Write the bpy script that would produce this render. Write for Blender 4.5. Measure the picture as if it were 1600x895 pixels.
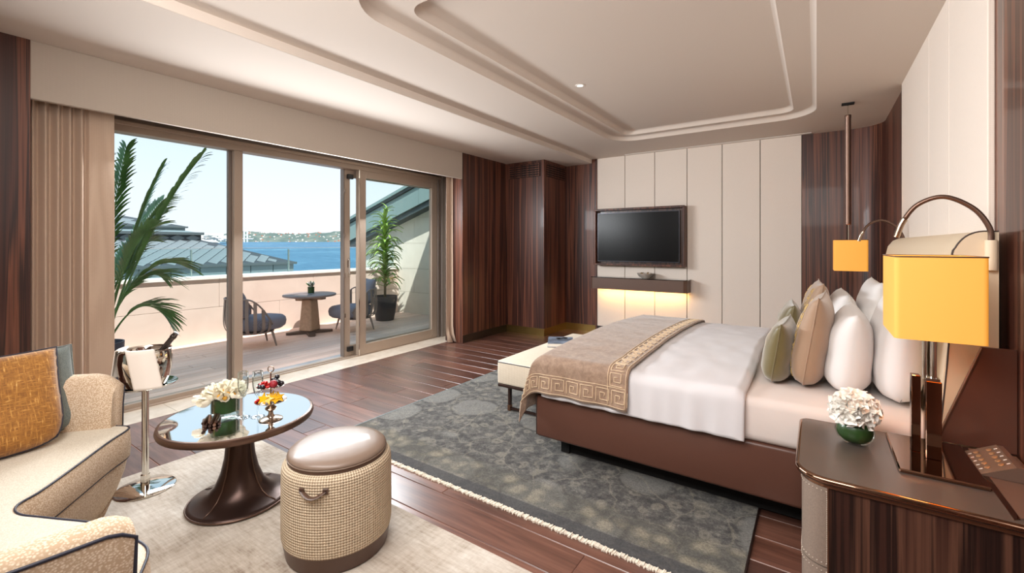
import bpy, bmesh, math, random
from mathutils import Vector, Matrix, noise
from math import sin, cos, pi, radians, sqrt, hypot, atan2

random.seed(7)
SC = bpy.context.scene
COL = SC.collection
for _o in list(bpy.data.objects):
    bpy.data.objects.remove(_o, do_unlink=True)

# ------------------------------------------------------------------ camera
cam_d = bpy.data.cameras.new('camera')
cam_d.sensor_fit = 'HORIZONTAL'
cam_d.sensor_width = 36.0
cam_d.lens = 695.0 / 1600.0 * 36.0
cam_d.shift_x = 0.0
cam_d.shift_y = -64.5 / 1600.0
cam_d.clip_start = 0.05
cam_d.clip_end = 6000
cam = bpy.data.objects.new('camera', cam_d)
COL.objects.link(cam)
cam.location = (0, 0, 1.4)
cam.rotation_euler = (radians(90), 0, radians(34.4))
SC.camera = cam

# ------------------------------------------------------------------ view + world + lights
vs = SC.view_settings
vs.view_transform = 'Standard'
vs.look = 'None'
vs.gamma = 1.0
vs.exposure = 0.0
try:
    vs.use_curve_mapping = False
except Exception:
    pass

def lin(r, g, b):
    def f(c):
        c = c / 255.0
        return c / 12.92 if c <= 0.04045 else ((c + 0.055) / 1.055) ** 2.4
    return (f(r), f(g), f(b), 1.0)

world = bpy.data.worlds.new('world')
SC.world = world
world.use_nodes = True
wn = world.node_tree
wn.nodes.clear()
w_out = wn.nodes.new('ShaderNodeOutputWorld')
w_bg = wn.nodes.new('ShaderNodeBackground')
w_tc = wn.nodes.new('ShaderNodeTexCoord')
w_sep = wn.nodes.new('ShaderNodeSeparateXYZ')
w_cr = wn.nodes.new('ShaderNodeValToRGB')
w_cr.color_ramp.elements[0].position = 0.0
w_cr.color_ramp.elements[0].color = lin(240, 244, 248)
w_cr.color_ramp.elements[1].position = 0.75
w_cr.color_ramp.elements[1].color = lin(168, 207, 240)
e = w_cr.color_ramp.elements.new(0.10)
e.color = lin(234, 243, 250)
e = w_cr.color_ramp.elements.new(0.24)
e.color = lin(216, 235, 249)
wn.links.new(w_tc.outputs['Generated'], w_sep.inputs[0])
wn.links.new(w_sep.outputs['Z'], w_cr.inputs[0])
wn.links.new(w_cr.outputs[0], w_bg.inputs['Color'])
w_bg.inputs['Strength'].default_value = 1.2
wn.links.new(w_bg.outputs[0], w_out.inputs['Surface'])

def light(name, kind, loc, energy, color=(1, 1, 1), **kw):
    d = bpy.data.lights.new(name, kind)
    d.energy = energy
    d.color = color[:3]
    for k, v in kw.items():
        setattr(d, k, v)
    o = bpy.data.objects.new(name, d)
    COL.objects.link(o)
    o.location = loc
    return o

def aim(o, direction):
    o.rotation_euler = Vector(direction).to_track_quat('-Z', 'Y').to_euler()

sun = light('sun', 'SUN', (-3, -4, 12), 8.0, (1.0, 0.95, 0.90), angle=radians(0.6))
aim(sun, (-0.47, 0.45, -1.0))
# added fill lamp inside the window head, strengthens the daylight
win_fill = light('window_fill', 'AREA', (-4.52, 2.62, 2.0), 138, (0.94, 0.975, 1.0), shape='RECTANGLE', size=3.0, size_y=.5)
aim(win_fill, (1, 0.08, -0.6))
# added fill lamp below the ceiling, out of view, no fixture
ceil_fill = light('ceiling_fill', 'AREA', (-1.2, 0.2, 2.62), 158, (1.0, 0.965, 0.93), shape='RECTANGLE', size=2.6, size_y=1.6)
aim(ceil_fill, (0, 1.0, -0.45))

# ------------------------------------------------------------------ materials
MATS = {}

class N:
    """tiny node helper"""
    def __init__(self, name):
        m = bpy.data.materials.new(name)
        m.use_nodes = True
        self.m = m
        self.t = m.node_tree
        self.b = self.t.nodes['Principled BSDF']
        self.out = self.t.nodes['Material Output']
    def n(self, typ, **kw):
        x = self.t.nodes.new('ShaderNode' + typ)
        for k, v in kw.items():
            setattr(x, k, v)
        return x
    def l(self, a, b):
        self.t.links.new(a, b)
    def coords(self, scale=(1, 1, 1), kind='Object', rot=(0, 0, 0), loc=None):
        tc = self.n('TexCoord')
        mp = self.n('Mapping')
        mp.inputs['Scale'].default_value = scale
        mp.inputs['Rotation'].default_value = rot
        src = tc.outputs[kind]
        if loc is not None:
            add = self.n('VectorMath', operation='ADD')
            self.l(src, add.inputs[0])
            self.l(loc, add.inputs[1])
            src = add.outputs[0]
        self.l(src, mp.inputs['Vector'])
        return mp.outputs[0]
    def noise(self, vec, scale=5, detail=4, rough=.55, dist=0.0):
        x = self.n('TexNoise')
        x.inputs['Scale'].default_value = scale
        x.inputs['Detail'].default_value = detail
        x.inputs['Roughness'].default_value = rough
        x.inputs['Distortion'].default_value = dist
        self.l(vec, x.inputs['Vector'])
        return x.outputs['Fac']
    def ramp(self, fac, stops, interp='LINEAR'):
        x = self.n('ValToRGB')
        cr = x.color_ramp
        cr.interpolation = interp
        cr.elements[0].position = stops[0][0]
        cr.elements[0].color = stops[0][1]
        cr.elements[1].position = stops[-1][0]
        cr.elements[1].color = stops[-1][1]
        for p, c in stops[1:-1]:
            el = cr.elements.new(p)
            el.color = c
        self.l(fac, x.inputs[0])
        return x.outputs[0]
    def mix(self, a, b, fac, blend='MIX'):
        x = self.n('MixRGB', blend_type=blend)
        for v, i in ((fac, 0), (a, 1), (b, 2)):
            if isinstance(v, (int, float)):
                x.inputs[i].default_value = v
            elif isinstance(v, tuple):
                x.inputs[i].default_value = v
            else:
                self.l(v, x.inputs[i])
        return x.outputs[0]
    def math(self, op, a, b=0.0):
        x = self.n('Math', operation=op)
        for v, i in ((a, 0), (b, 1)):
            if isinstance(v, (int, float)):
                x.inputs[i].default_value = v
            else:
                self.l(v, x.inputs[i])
        return x.outputs[0]
    def bump(self, h, strength=.3, dist=.01):
        x = self.n('Bump')
        x.inputs['Strength'].default_value = strength
        x.inputs['Distance'].default_value = dist
        self.l(h, x.inputs['Height'])
        self.l(x.outputs[0], self.b.inputs['Normal'])
    def set(self, **kw):
        for k, v in kw.items():
            i = self.b.inputs[k.replace('_', ' ')]
            if isinstance(v, (int, float, tuple)):
                i.default_value = v
            else:
                self.l(v, i)

def simple(name, col, rough=.5, metal=0.0, coat=0.0, spec=.5, nscale=0, nstr=.2, var=0.0, sheen=0.0, nstretch=(1, 1, 1)):
    k = N(name)
    k.set(Base_Color=col, Roughness=rough, Metallic=metal)
    k.b.inputs['Coat Weight'].default_value = coat
    k.b.inputs['Specular IOR Level'].default_value = spec
    k.b.inputs['Sheen Weight'].default_value = sheen
    if nscale:
        v = k.coords(nstretch)
        f = k.noise(v, nscale, 5)
        k.bump(f, nstr, .004)
        if var:
            lo = tuple(c * (1 - var) for c in col[:3]) + (1,)
            hi = tuple(min(1, c * (1 + var)) for c in col[:3]) + (1,)
            k.set(Base_Color=k.ramp(f, [(.3, lo), (.7, hi)]))
    MATS[name] = k.m
    return k.m

def wood_wall(name, dark, mid, light_, axis='Z', coat=.6, rough=.35, sc=9.0):
    k = N(name)
    if axis == 'Z':
        s1, s2 = (sc, sc, .22), (sc * 7, sc * 7, .5)
    elif axis == 'X':
        s1, s2 = (.3, sc, sc), (.8, sc * 7, sc * 7)
    v1, v2 = k.coords(s1), k.coords(s2)
    f1 = k.noise(v1, 1.0, 3, .5, .6)
    f2 = k.noise(v2, 1.0, 3, .6, .2)
    f = k.math('ADD', k.math('MULTIPLY', f1, .72), k.math('MULTIPLY', f2, .28))
    c = k.ramp(f, [(.30, dark), (.42, mid), (.47, dark), (.53, light_), (.60, mid), (.64, dark), (.72, light_)])
    k.set(Base_Color=c, Roughness=rough)
    k.b.inputs['Coat Weight'].default_value = coat
    k.b.inputs['Coat Roughness'].default_value = .06
    k.bump(f2, .06, .002)
    MATS[name] = k.m

wood_wall('rosewood', lin(42, 21, 17), lin(80, 44, 34), lin(122, 74, 54), coat=.08, rough=.42)
wood_wall('rosewood_gloss', lin(42, 21, 17), lin(80, 44, 34), lin(122, 74, 54), coat=.55)
wood_wall('rosewood_dark', lin(26, 14, 12), lin(58, 34, 27), lin(96, 64, 50), coat=.3)

def plank_mat():
    k = N('walnut_plank')
    oi = k.n('ObjectInfo')
    off = k.n('VectorMath', operation='SCALE')
    comb = k.n('CombineXYZ')
    k.l(oi.outputs['Random'], comb.inputs[0]); k.l(oi.outputs['Random'], comb.inputs[1]); k.l(oi.outputs['Random'], comb.inputs[2])
    k.l(comb.outputs[0], off.inputs[0]); off.inputs['Scale'].default_value = 37.0
    v1 = k.coords((.9, 9, 9), loc=off.outputs[0])
    v2 = k.coords((2.5, 70, 70), loc=off.outputs[0])
    f1 = k.noise(v1, 1.2, 4, .55, 1.2)
    f2 = k.noise(v2, 1.0, 3, .6, .1)
    f = k.math('ADD', k.math('MULTIPLY', f1, .7), k.math('MULTIPLY', f2, .3))
    c = k.ramp(f, [(.25, lin(62, 40, 33)), (.45, lin(96, 63, 52)), (.6, lin(118, 81, 68)), (.8, lin(138, 100, 85))])
    vb = k.ramp(oi.outputs['Random'], [(0, (.62, .60, .60, 1)), (.5, (.95, .92, .9, 1)), (1, (1.25, 1.2, 1.15, 1))])
    k.set(Base_Color=k.mix(c, vb, 1.0, 'MULTIPLY'), Roughness=.36)
    k.b.inputs['Coat Weight'].default_value = .8
    k.b.inputs['Coat Roughness'].default_value = .27
    k.bump(f2, .12, .002)
    MATS['walnut_plank'] = k.m
plank_mat()

def fabric_mat(name, c1, c2, scale=220, strength=.5, rough=.9, kind='weave', sheen=.1, dist=.002):
    k = N(name)
    v = k.coords((1, 1, 1))
    nz = k.noise(v, scale * .25, 3)
    if kind == 'weave':
        h = None
        for d in ('X', 'Y', 'Z'):
            w = k.n('TexWave', bands_direction=d)
            w.inputs['Scale'].default_value = scale / 6.28
            w.inputs['Distortion'].default_value = .6
            k.l(v, w.inputs['Vector'])
            h = w.outputs['Fac'] if h is None else k.math('ADD', h, w.outputs['Fac'])
        h = k.math('MULTIPLY', h, .333)
    else:
        x = k.n('TexVoronoi')
        x.inputs['Scale'].default_value = scale
        k.l(v, x.inputs['Vector'])
        h = x.outputs['Distance']
    f = k.math('ADD', k.math('MULTIPLY', h, .85), k.math('MULTIPLY', nz, .15))
    k.set(Base_Color=k.ramp(f, [(.25, c1), (.6, c2)]), Roughness=rough)
    k.b.inputs['Sheen Weight'].default_value = sheen
    k.bump(h, strength, dist)
    MATS[name] = k.m

fabric_mat('cream_wallcloth', lin(233, 220, 208), lin(242, 231, 220), 260, .12)
fabric_mat('valance_cloth', lin(184, 171, 158), lin(195, 183, 170), 300, .1)
fabric_mat('curtain_cloth', lin(192, 165, 144), lin(210, 186, 164), 400, .1, sheen=.2)
fabric_mat('sofa_weave', lin(232, 216, 194), lin(196, 169, 140), 175, -.6, kind='voronoi', dist=.003)
fabric_mat('sofa_seat', lin(228, 220, 204), lin(208, 198, 180), 230, -.3, kind='voronoi')
fabric_mat('bench_weave', lin(205, 190, 168), lin(236, 225, 206), 240, .4)
fabric_mat('teal_velvet', lin(128, 136, 132), lin(100, 110, 108), 320, .15, sheen=.3, kind='voronoi')
fabric_mat('outdoor_cushion', lin(112, 111, 124), lin(140, 139, 152), 260, .3)

def slub_velvet():
    k = N('ochre_velvet')
    v = k.coords((150, 22, 1)); v2 = k.coords((22, 150, 1))
    a = k.noise(v, 1, 3); b = k.noise(v2, 1.2, 3)
    f = k.math('MAXIMUM', a, b)
    k.set(Base_Color=k.ramp(f, [(.44, lin(138, 88, 30)), (.60, lin(172, 116, 44)), (.69, lin(206, 156, 80)), (.78, lin(240, 208, 146))]), Roughness=.75)
    k.b.inputs['Sheen Weight'].default_value = .3
    k.bump(f, .3, .003)
    MATS['ochre_velvet'] = k.m
slub_velvet()

def basket():
    k = N('basket_weave')
    tc = k.n('TexCoord')
    sp = k.n('SeparateXYZ')
    k.l(tc.outputs['UV'], sp.inputs[0])
    P = pi / .0115
    su = k.math('SINE', k.math('MULTIPLY', sp.outputs[0], P))
    sv = k.math('SINE', k.math('MULTIPLY', sp.outputs[1], P))
    h = k.math('ADD', k.math('ABSOLUTE', su), k.math('ABSOLUTE', sv))
    h = k.math('MULTIPLY', h, .5)
    nz = k.noise(k.coords((1, 1, 1)), 60, 3)
    f = k.math('ADD', k.math('MULTIPLY', h, .75), k.math('MULTIPLY', nz, .3))
    k.set(Base_Color=k.ramp(f, [(.25, lin(132, 108, 84)), (.5, lin(196, 174, 146)), (.75, lin(224, 206, 180))]), Roughness=.9)
    k.bump(h, .9, .006)
    MATS['basket_weave'] = k.m
basket()

def rug_grey():
    k = N('grey_rug')
    v0 = k.coords((1, 1, 1))
    # wobble the drawing so the pattern looks hand knotted
    wn_ = k.n('TexNoise'); wn_.inputs['Scale'].default_value = 5.0; wn_.inputs['Detail'].default_value = 3
    k.l(v0, wn_.inputs['Vector'])
    sc = k.n('VectorMath', operation='SCALE'); sc.inputs['Scale'].default_value = .12
    k.l(wn_.outputs['Color'], sc.inputs[0])
    ad = k.n('VectorMath', operation='ADD')
    k.l(v0, ad.inputs[0]); k.l(sc.outputs[0], ad.inputs[1])
    v = ad.outputs[0]
    med = k.noise(v0, 16, 8, .8, 0)
    fine = k.noise(v0, 130, 4, .85)
    def vor(scale, feature='F1', rnd_=1.0):
        x = k.n('TexVoronoi', feature=feature)
        x.inputs['Scale'].default_value = scale
        x.inputs['Randomness'].default_value = rnd_
        k.l(v, x.inputs['Vector'])
        return x.outputs['Distance']
    c = k.ramp(med, [(.38, lin(54, 53, 53)), (.5, lin(92, 90, 87)), (.62, lin(132, 129, 122))])
    W, K_ = (1, 1, 1, 1), (0, 0, 0, 1)
    fl_ = vor(8.5)
    c = k.mix(c, lin(150, 145, 132), k.math('MULTIPLY', k.ramp(fl_, [(.26, W), (.34, K_)]), .55))
    c = k.mix(c, lin(70, 68, 66), k.math('MULTIPLY', k.ramp(fl_, [(.08, W), (.13, K_)]), .6))
    md = vor(1.9, rnd_=.55)
    c = k.mix(c, lin(138, 137, 132), k.math('MULTIPLY', k.ramp(md, [(.33, W), (.37, K_)]), .75))
    c = k.mix(c, lin(52, 50, 50), k.math('MULTIPLY', k.ramp(md, [(.37, K_), (.39, W), (.42, K_)]), .6))
    c = k.mix(c, lin(92, 90, 86), k.math('MULTIPLY', k.math('MULTIPLY', k.ramp(md, [(.33, W), (.37, K_)]), k.ramp(med, [(.5, K_), (.6, W)])), .6))
    ed = vor(2.9, 'DISTANCE_TO_EDGE')
    c = k.mix(c, lin(160, 154, 138), k.math('MULTIPLY', k.ramp(ed, [(.006, W), (.02, K_)]), .36))
    sp = k.n('SeparateXYZ'); tc = k.n('TexCoord')
    k.l(tc.outputs['Object'], sp.inputs[0])
    yc = k.ramp(sp.outputs[1], [(.08, K_), (.10, W), (.27, W), (.33, K_)])
    c = k.mix(c, k.ramp(k.math('ADD', k.math('MULTIPLY', med, .6), k.math('MULTIPLY', fl_, .6)), [(.42, lin(158, 150, 128)), (.62, lin(92, 90, 82))]), k.math('MULTIPLY', yc, .6))
    yb = k.ramp(sp.outputs[1], [(.08, W), (.088, K_)])
    c = k.mix(c, lin(66, 66, 68), k.math('MULTIPLY', yb, .85))
    c = k.mix(c, k.ramp(fine, [(.34, (.25, .25, .25, 1)), (.66, (1.25, 1.25, 1.25, 1))]), .8, 'MULTIPLY')
    k.set(Base_Color=c, Roughness=.95)
    k.b.inputs['Sheen Weight'].default_value = .1
    k.bump(fine, .7, .006)
    MATS['grey_rug'] = k.m
rug_grey()

def rug_cream():
    k = N('cream_rug')
    v = k.coords((1, 1, 1)); v2 = k.coords((8, 60, 1)); v3 = k.coords((60, 8, 1))
    big = k.noise(v, 2.6, 6, .7, .4)
    s = k.noise(v2, 1, 4, .7); s2 = k.noise(v3, 1, 3, .6)
    f = k.math('ADD', k.math('MULTIPLY', big, .55), k.math('ADD', k.math('MULTIPLY', s, .3), k.math('MULTIPLY', s2, .15)))
    k.set(Base_Color=k.ramp(f, [(.36, lin(132, 114, 100)), (.45, lin(176, 164, 150)), (.54, lin(196, 186, 174)), (.66, lin(216, 210, 200))]), Roughness=.95)
    k.bump(k.math('ADD', s, s2), .35, .004)
    MATS['cream_rug'] = k.m
rug_cream()

def velvet_throw():
    k = N('taupe_velvet')
    v = k.coords((1, 1, 1))
    a = k.noise(v, 26, 5, .65, .5); b = k.noise(v, 120, 3)
    f = k.math('ADD', k.math('MULTIPLY', a, .75), k.math('MULTIPLY', b, .25))
    k.set(Base_Color=k.ramp(f, [(.3, lin(122, 98, 80)), (.5, lin(148, 122, 102)), (.7, lin(172, 146, 124))]), Roughness=.7)
    k.b.inputs['Sheen Weight'].default_value = .4
    k.bump(a, .15, .004)
    MATS['taupe_velvet'] = k.m
velvet_throw()

def stone(name, c1, c2, scale=3, rough=.4, coat=0.0):
    k = N(name)
    v = k.coords((1, 1, 1))
    f = k.noise(v, scale, 6, .6, .8)
    k.set(Base_Color=k.ramp(f, [(.3, c1), (.7, c2)]), Roughness=rough)
    k.b.inputs['Coat Weight'].default_value = coat
    MATS[name] = k.m
stone('threshold_stone', lin(196, 178, 158), lin(228, 216, 200), 5, .3)
stone('parapet_stone', lin(212, 190, 176), lin(222, 202, 188), 2, .8)
stone('cap_stone', lin(232, 226, 218), lin(242, 238, 232), 3, .7)
stone('side_stone', lin(208, 202, 188), lin(220, 214, 200), 3, .8)

def deck_mat():
    k = N('deck_board')
    oi = k.n('ObjectInfo')
    v2 = k.coords((40, 1.5, 40))
    f = k.noise(v2, 1, 4)
    c = k.ramp(f, [(.3, lin(232, 196, 176)), (.7, lin(248, 222, 206))])
    vb = k.ramp(oi.outputs['Random'], [(0, (.85, .85, .85, 1)), (1, (1.1, 1.1, 1.1, 1))])
    k.set(Base_Color=k.mix(c, vb, 1.0, 'MULTIPLY'), Roughness=.6)
    MATS['deck_board'] = k.m
deck_mat()

def thin_glass(name, tint=(1, 1, 1, 1), refl=1.0):
    k = N(name)
    tr = k.n('BsdfTransparent'); tr.inputs[0].default_value = tint
    gl = k.n('BsdfGlossy'); gl.inputs['Roughness'].default_value = .02
    fr = k.n('Fresnel'); fr.inputs[0].default_value = 1.25
    mx = k.n('MixShader')
    k.l(k.math('MULTIPLY', fr.outputs[0], refl), mx.inputs[0]); k.l(tr.outputs[0], mx.inputs[1]); k.l(gl.outputs[0], mx.inputs[2])
    k.l(mx.outputs[0], k.out.inputs['Surface'])
    MATS[name] = k.m
thin_glass('window_glass', (.96, .985, .985, 1), .5)
thin_glass('rail_glass', (.90, .96, .96, 1), .5)
thin_glass('drink_glass', (.95, .97, .97, 1), .7)
thin_glass('vase_glass', (.94, .98, .96, 1), .6)

def emis(name, col, s, base=None):
    k = N(name)
    k.set(Base_Color=base or col)
    k.b.inputs['Emission Color'].default_value = col
    k.b.inputs['Emission Strength'].default_value = s
    MATS[name] = k.m

def shade_mat():
    k = N('lamp_shade_silk')
    k.set(Base_Color=lin(220, 160, 84), Roughness=.7)
    k.b.inputs['Emission Color'].default_value = lin(255, 170, 46)
    k.b.inputs['Emission Strength'].default_value = .52
    MATS['lamp_shade_silk'] = k.m
shade_mat()
emis('led_warm', (1.0, .55, .16, 1), 6.0)
emis('downlight_glow', (1, .93, .84, 1), 1.6)
emis('bulb_glow', (1, .7, .3, 1), 3.0)

simple('headboard_leather', lin(226, 207, 180), .5, nscale=240, nstr=.06)
simple('ceiling_paint', lin(220, 208, 197), .9)
simple('window_metal', lin(176, 158, 142), .4, .15)
simple('window_metal_dark', lin(128, 116, 108), .4, .2)
simple('seam_highlight', lin(150, 112, 98), .7)  # light colour under the planks paints the bevel highlights along the seams
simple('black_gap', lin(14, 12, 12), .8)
simple('black_plinth', lin(10, 9, 9), .9)
simple('brass', lin(150, 122, 70), .3, .9)
simple('dark_base', lin(34, 22, 18), .35)
simple('bed_leather', lin(92, 58, 46), .42, 0, .1, nscale=300, nstr=.08)
simple('bed_linen', lin(216, 214, 217), .9, nscale=14, nstr=.25, sheen=.1)
simple('pillow_linen', lin(224, 221, 220), .85, nscale=12, nstr=.3, sheen=.1)
simple('sheet_linen', lin(222, 212, 207), .9, nscale=14, nstr=.25)
simple('sage_silk', lin(104, 92, 54), .38, 0, 0, sheen=.6, nscale=22, nstr=.35)
simple('tan_silk', lin(160, 130, 105), .55, sheen=.4, nscale=20, nstr=.2)
simple('key_thread', lin(226, 200, 166), .6, sheen=.2)
simple('key_thread_gold', lin(206, 176, 118), .45, .2)
simple('navy_piping', lin(40, 42, 58), .5)
simple('brown_piping', lin(58, 44, 40), .5)
simple('pouf_leather', lin(132, 112, 98), .4, 0, .12, nscale=260, nstr=.06)
simple('pouf_leather_dark', lin(84, 60, 48), .4, 0, .15, nscale=260, nstr=.06)
simple('bronze', lin(112, 88, 76), .28, .75)
simple('bronze_dark', lin(74, 56, 50), .3, .7)
simple('mirror_top', lin(248, 246, 246), .04, 1.0)
simple('chrome', lin(226, 222, 214), .07, 1.0)
simple('smoked_mirror', lin(150, 118, 98), .06, 1.0)
simple('stand_satin', lin(112, 101, 94), .36, .5, .15)
simple('shagreen', lin(134, 118, 106), .5, nscale=200, nstr=.2, var=.12)
simple('stitch', lin(212, 200, 184), .8)
simple('copper_edge', lin(138, 102, 80), .32, .85)
simple('tv_black', lin(6, 6, 7), .25, 0, 0, spec=.25)
simple('tv_trim', lin(70, 70, 76), .3, .6)
simple('shelf_leather', lin(104, 80, 68), .42, 0, .1)
simple('shelf_glass', lin(20, 18, 18), .06, 0, .6)
simple('bowl_shell', lin(222, 214, 202), .2, .2, .4, nscale=30, nstr=.05, var=.15)
simple('paper', lin(236, 232, 224), .8)
simple('book_cover', lin(128, 140, 158), .3, 0, .3, nscale=7, nstr=0, var=.6)
simple('black_plastic', lin(18, 18, 20), .3)
simple('napkin', lin(232, 222, 212), .9, nscale=60, nstr=.1)
simple('bottle_glass', lin(52, 44, 40), .16, .2, .5)
simple('foil_dark', lin(70, 62, 58), .3, .6)
simple('tulip_white', lin(248, 243, 224), .55, sheen=.1)
simple('tulip_heart', lin(214, 160, 60), .6)
simple('petal_white', lin(247, 243, 236), .6)
simple('leaf_wrap', lin(44, 74, 30), .35, 0, .3, nscale=14, nstr=.2, var=.4)
simple('choc_brown', lin(58, 38, 30), .3, 0, .2)
simple('choc_tan', lin(110, 78, 58), .4)
simple('silver_old', lin(176, 158, 142), .2, .95)
simple('currant_red', lin(196, 26, 22), .15, 0, .5)
simple('grape_black', lin(22, 18, 30), .2, 0, .5)
simple('raspberry', lin(150, 26, 40), .4, nscale=200, nstr=.6)
simple('star_fruit', lin(240, 184, 22), .3, 0, .3)
simple('pot_dark', lin(58, 58, 62), .6, nscale=40, nstr=.1)
simple('pot_blue', lin(74, 76, 98), .5)
simple('soil', lin(50, 40, 32), .95, nscale=60, nstr=.8)
simple('palm_leaf', lin(92, 132, 70), .45, nscale=5, nstr=.05, var=.35)
simple('dracaena_leaf', lin(140, 170, 84), .45, nscale=3, nstr=.05, var=.45)
simple('stem_brown', lin(112, 98, 66), .8, nscale=30, nstr=.4)
simple('chair_metal', lin(146, 133, 127), .45, .3)
simple('teak_table', lin(178, 150, 126), .55, nscale=20, nstr=.1, var=.15, nstretch=(1, 6, 1))
simple('teak_top', lin(140, 128, 126), .5)
simple('teak_dark', lin(92, 76, 66), .6)
simple('slate_tile', lin(112, 120, 122), .6, nscale=.6, nstr=0, var=.18)
simple('slate_base', lin(56, 62, 66), .7)
simple('roof_fascia', lin(118, 134, 136), .6)
simple('roof_edge', lin(82, 92, 94), .6)
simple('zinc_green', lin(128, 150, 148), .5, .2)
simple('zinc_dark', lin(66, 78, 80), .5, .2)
simple('render_white', lin(226, 220, 214), .9)
simple('roof_red', lin(182, 120, 98), .9)
simple('bridge_white', lin(214, 220, 228), .8)
simple('fringe', lin(232, 222, 206), .95)
simple('steel_rail', lin(222, 224, 226), .3, .6)
simple('keypad_metal', lin(150, 126, 108), .35, .6)
simple('keypad_button', lin(216, 178, 136), .3, .8)
simple('print_white', lin(226, 222, 216), .6)

def sea_mat():
    k = N('sea_water')
    v = k.coords((.02, .07, 1), rot=(0, 0, radians(34)))
    v = k.coords((1, 1, 1))
    a = k.noise(v, .012, 5, .6); b = k.noise(v, .12, 6, .75)
    f = k.math('ADD', k.math('MULTIPLY', a, .4), k.math('MULTIPLY', b, .6))
    k.set(Base_Color=k.ramp(f, [(.35, lin(40, 84, 112)), (.55, lin(66, 110, 136)), (.68, lin(116, 152, 170))]), Roughness=.5)
    k.b.inputs['Specular IOR Level'].default_value = .2
    MATS['sea_water'] = k.m
sea_mat()

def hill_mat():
    k = N('hill_haze_green')
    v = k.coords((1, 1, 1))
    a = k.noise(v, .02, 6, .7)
    k.set(Base_Color=k.ramp(a, [(.35, lin(78, 94, 92)), (.5, lin(94, 108, 102)), (.62, lin(116, 122, 114)), (.72, lin(146, 138, 132))]), Roughness=1)  # greyed green, with the haze of distance put into the colour
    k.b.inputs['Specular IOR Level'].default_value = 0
    MATS['hill_haze_green'] = k.m
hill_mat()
# ------------------------------------------------------------------ mesh helpers
def finish(bm, name):
    me = bpy.data.meshes.new(name)
    bm.normal_update()
    bm.to_mesh(me)
    bm.free()
    return me

def obj(name, data, mat, parent=None, loc=None, rot=None, smooth=None, label=None, kind=None):
    me = finish(data, name) if isinstance(data, bmesh.types.BMesh) else data
    if mat is not None and len(me.materials) == 0:
        me.materials.append(MATS[mat])
    if smooth is not None:
        if smooth is True:
            for p in me.polygons:
                p.use_smooth = True
        else:
            for p in me.polygons:
                p.use_smooth = True
            me.set_sharp_from_angle(angle=radians(smooth))
    o = bpy.data.objects.new(name, me)
    COL.objects.link(o)
    if loc is not None:
        o.location = loc
    if rot is not None:
        o.rotation_euler = rot
    if parent is not None:
        o.parent = parent
    if label:
        o['label'] = label
    if kind:
        o['kind'] = kind
    return o

def tag(o, label, cat, group=None, kind=None):
    o['label'] = label
    o['category'] = cat
    if group:
        o['group'] = group
    if kind:
        o['kind'] = kind
    return o

def thing(name, label, cat, loc=(0, 0, 0), rotz=0.0, group=None, kind=None):
    o = bpy.data.objects.new(name, None)
    o.empty_display_size = .1
    COL.objects.link(o)
    o.location = loc
    o.rotation_euler = (0, 0, rotz)
    return tag(o, label, cat, group, kind)

def add_box(bm, x0, x1, y0, y1, z0, z1, bev=0.0, seg=2):
    r = bmesh.ops.create_cube(bm, size=1.0)
    vs_ = r['verts']
    for v in vs_:
        v.co = Vector(((x0 + x1) / 2 + v.co.x * (x1 - x0), (y0 + y1) / 2 + v.co.y * (y1 - y0), (z0 + z1) / 2 + v.co.z * (z1 - z0)))
    if bev > 0:
        ed = list({e_ for v in vs_ for e_ in v.link_edges})
        bmesh.ops.bevel(bm, geom=ed, offset=bev, segments=seg, affect='EDGES', profile=.5)
    return bm

def box(x0, x1, y0, y1, z0, z1, bev=0.0, seg=2):
    return add_box(bmesh.new(), x0, x1, y0, y1, z0, z1, bev, seg)

def add_lathe(bm, prof, n=48, c=(0, 0, 0), cap=True, uv=False, a0=0.0, a1=2 * pi):
    """prof: list of (r, z)"""
    full = abs((a1 - a0) - 2 * pi) < 1e-6
    rings = []
    cnt = n if full else n + 1
    for r, z in prof:
        ring = []
        for i in range(cnt):
            a = a0 + (a1 - a0) * i / n
            ring.append(bm.verts.new((c[0] + r * cos(a), c[1] + r * sin(a), c[2] + z)))
        rings.append(ring)
    uvl = bm.loops.layers.uv.verify() if uv else None
    acc = 0.0
    rmax = max(p[0] for p in prof)
    for k in range(len(prof) - 1):
        seg = hypot(prof[k + 1][0] - prof[k][0], prof[k + 1][1] - prof[k][1])
        for i in range(n):
            j = (i + 1) % cnt
            try:
                f = bm.faces.new((rings[k][i], rings[k][j], rings[k + 1][j], rings[k + 1][i]))
            except ValueError:
                continue
            if uv:
                us = [i, i + 1, i + 1, i]
                vv = [acc, acc, acc + seg, acc + seg]
                for lp, u_, v_ in zip(f.loops, us, vv):
                    lp[uvl].uv = (u_ * 2 * pi * rmax / n, v_)
        acc += seg
    if cap and full:
        for ring, flip in ((rings[0], True), (rings[-1], False)):
            try:
                bm.faces.new(list(reversed(ring)) if flip else ring)
            except ValueError:
                pass
    return bm

def lathe(prof, n=48, c=(0, 0, 0), cap=True, uv=False):
    return add_lathe(bmesh.new(), prof, n, c, cap, uv)

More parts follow.
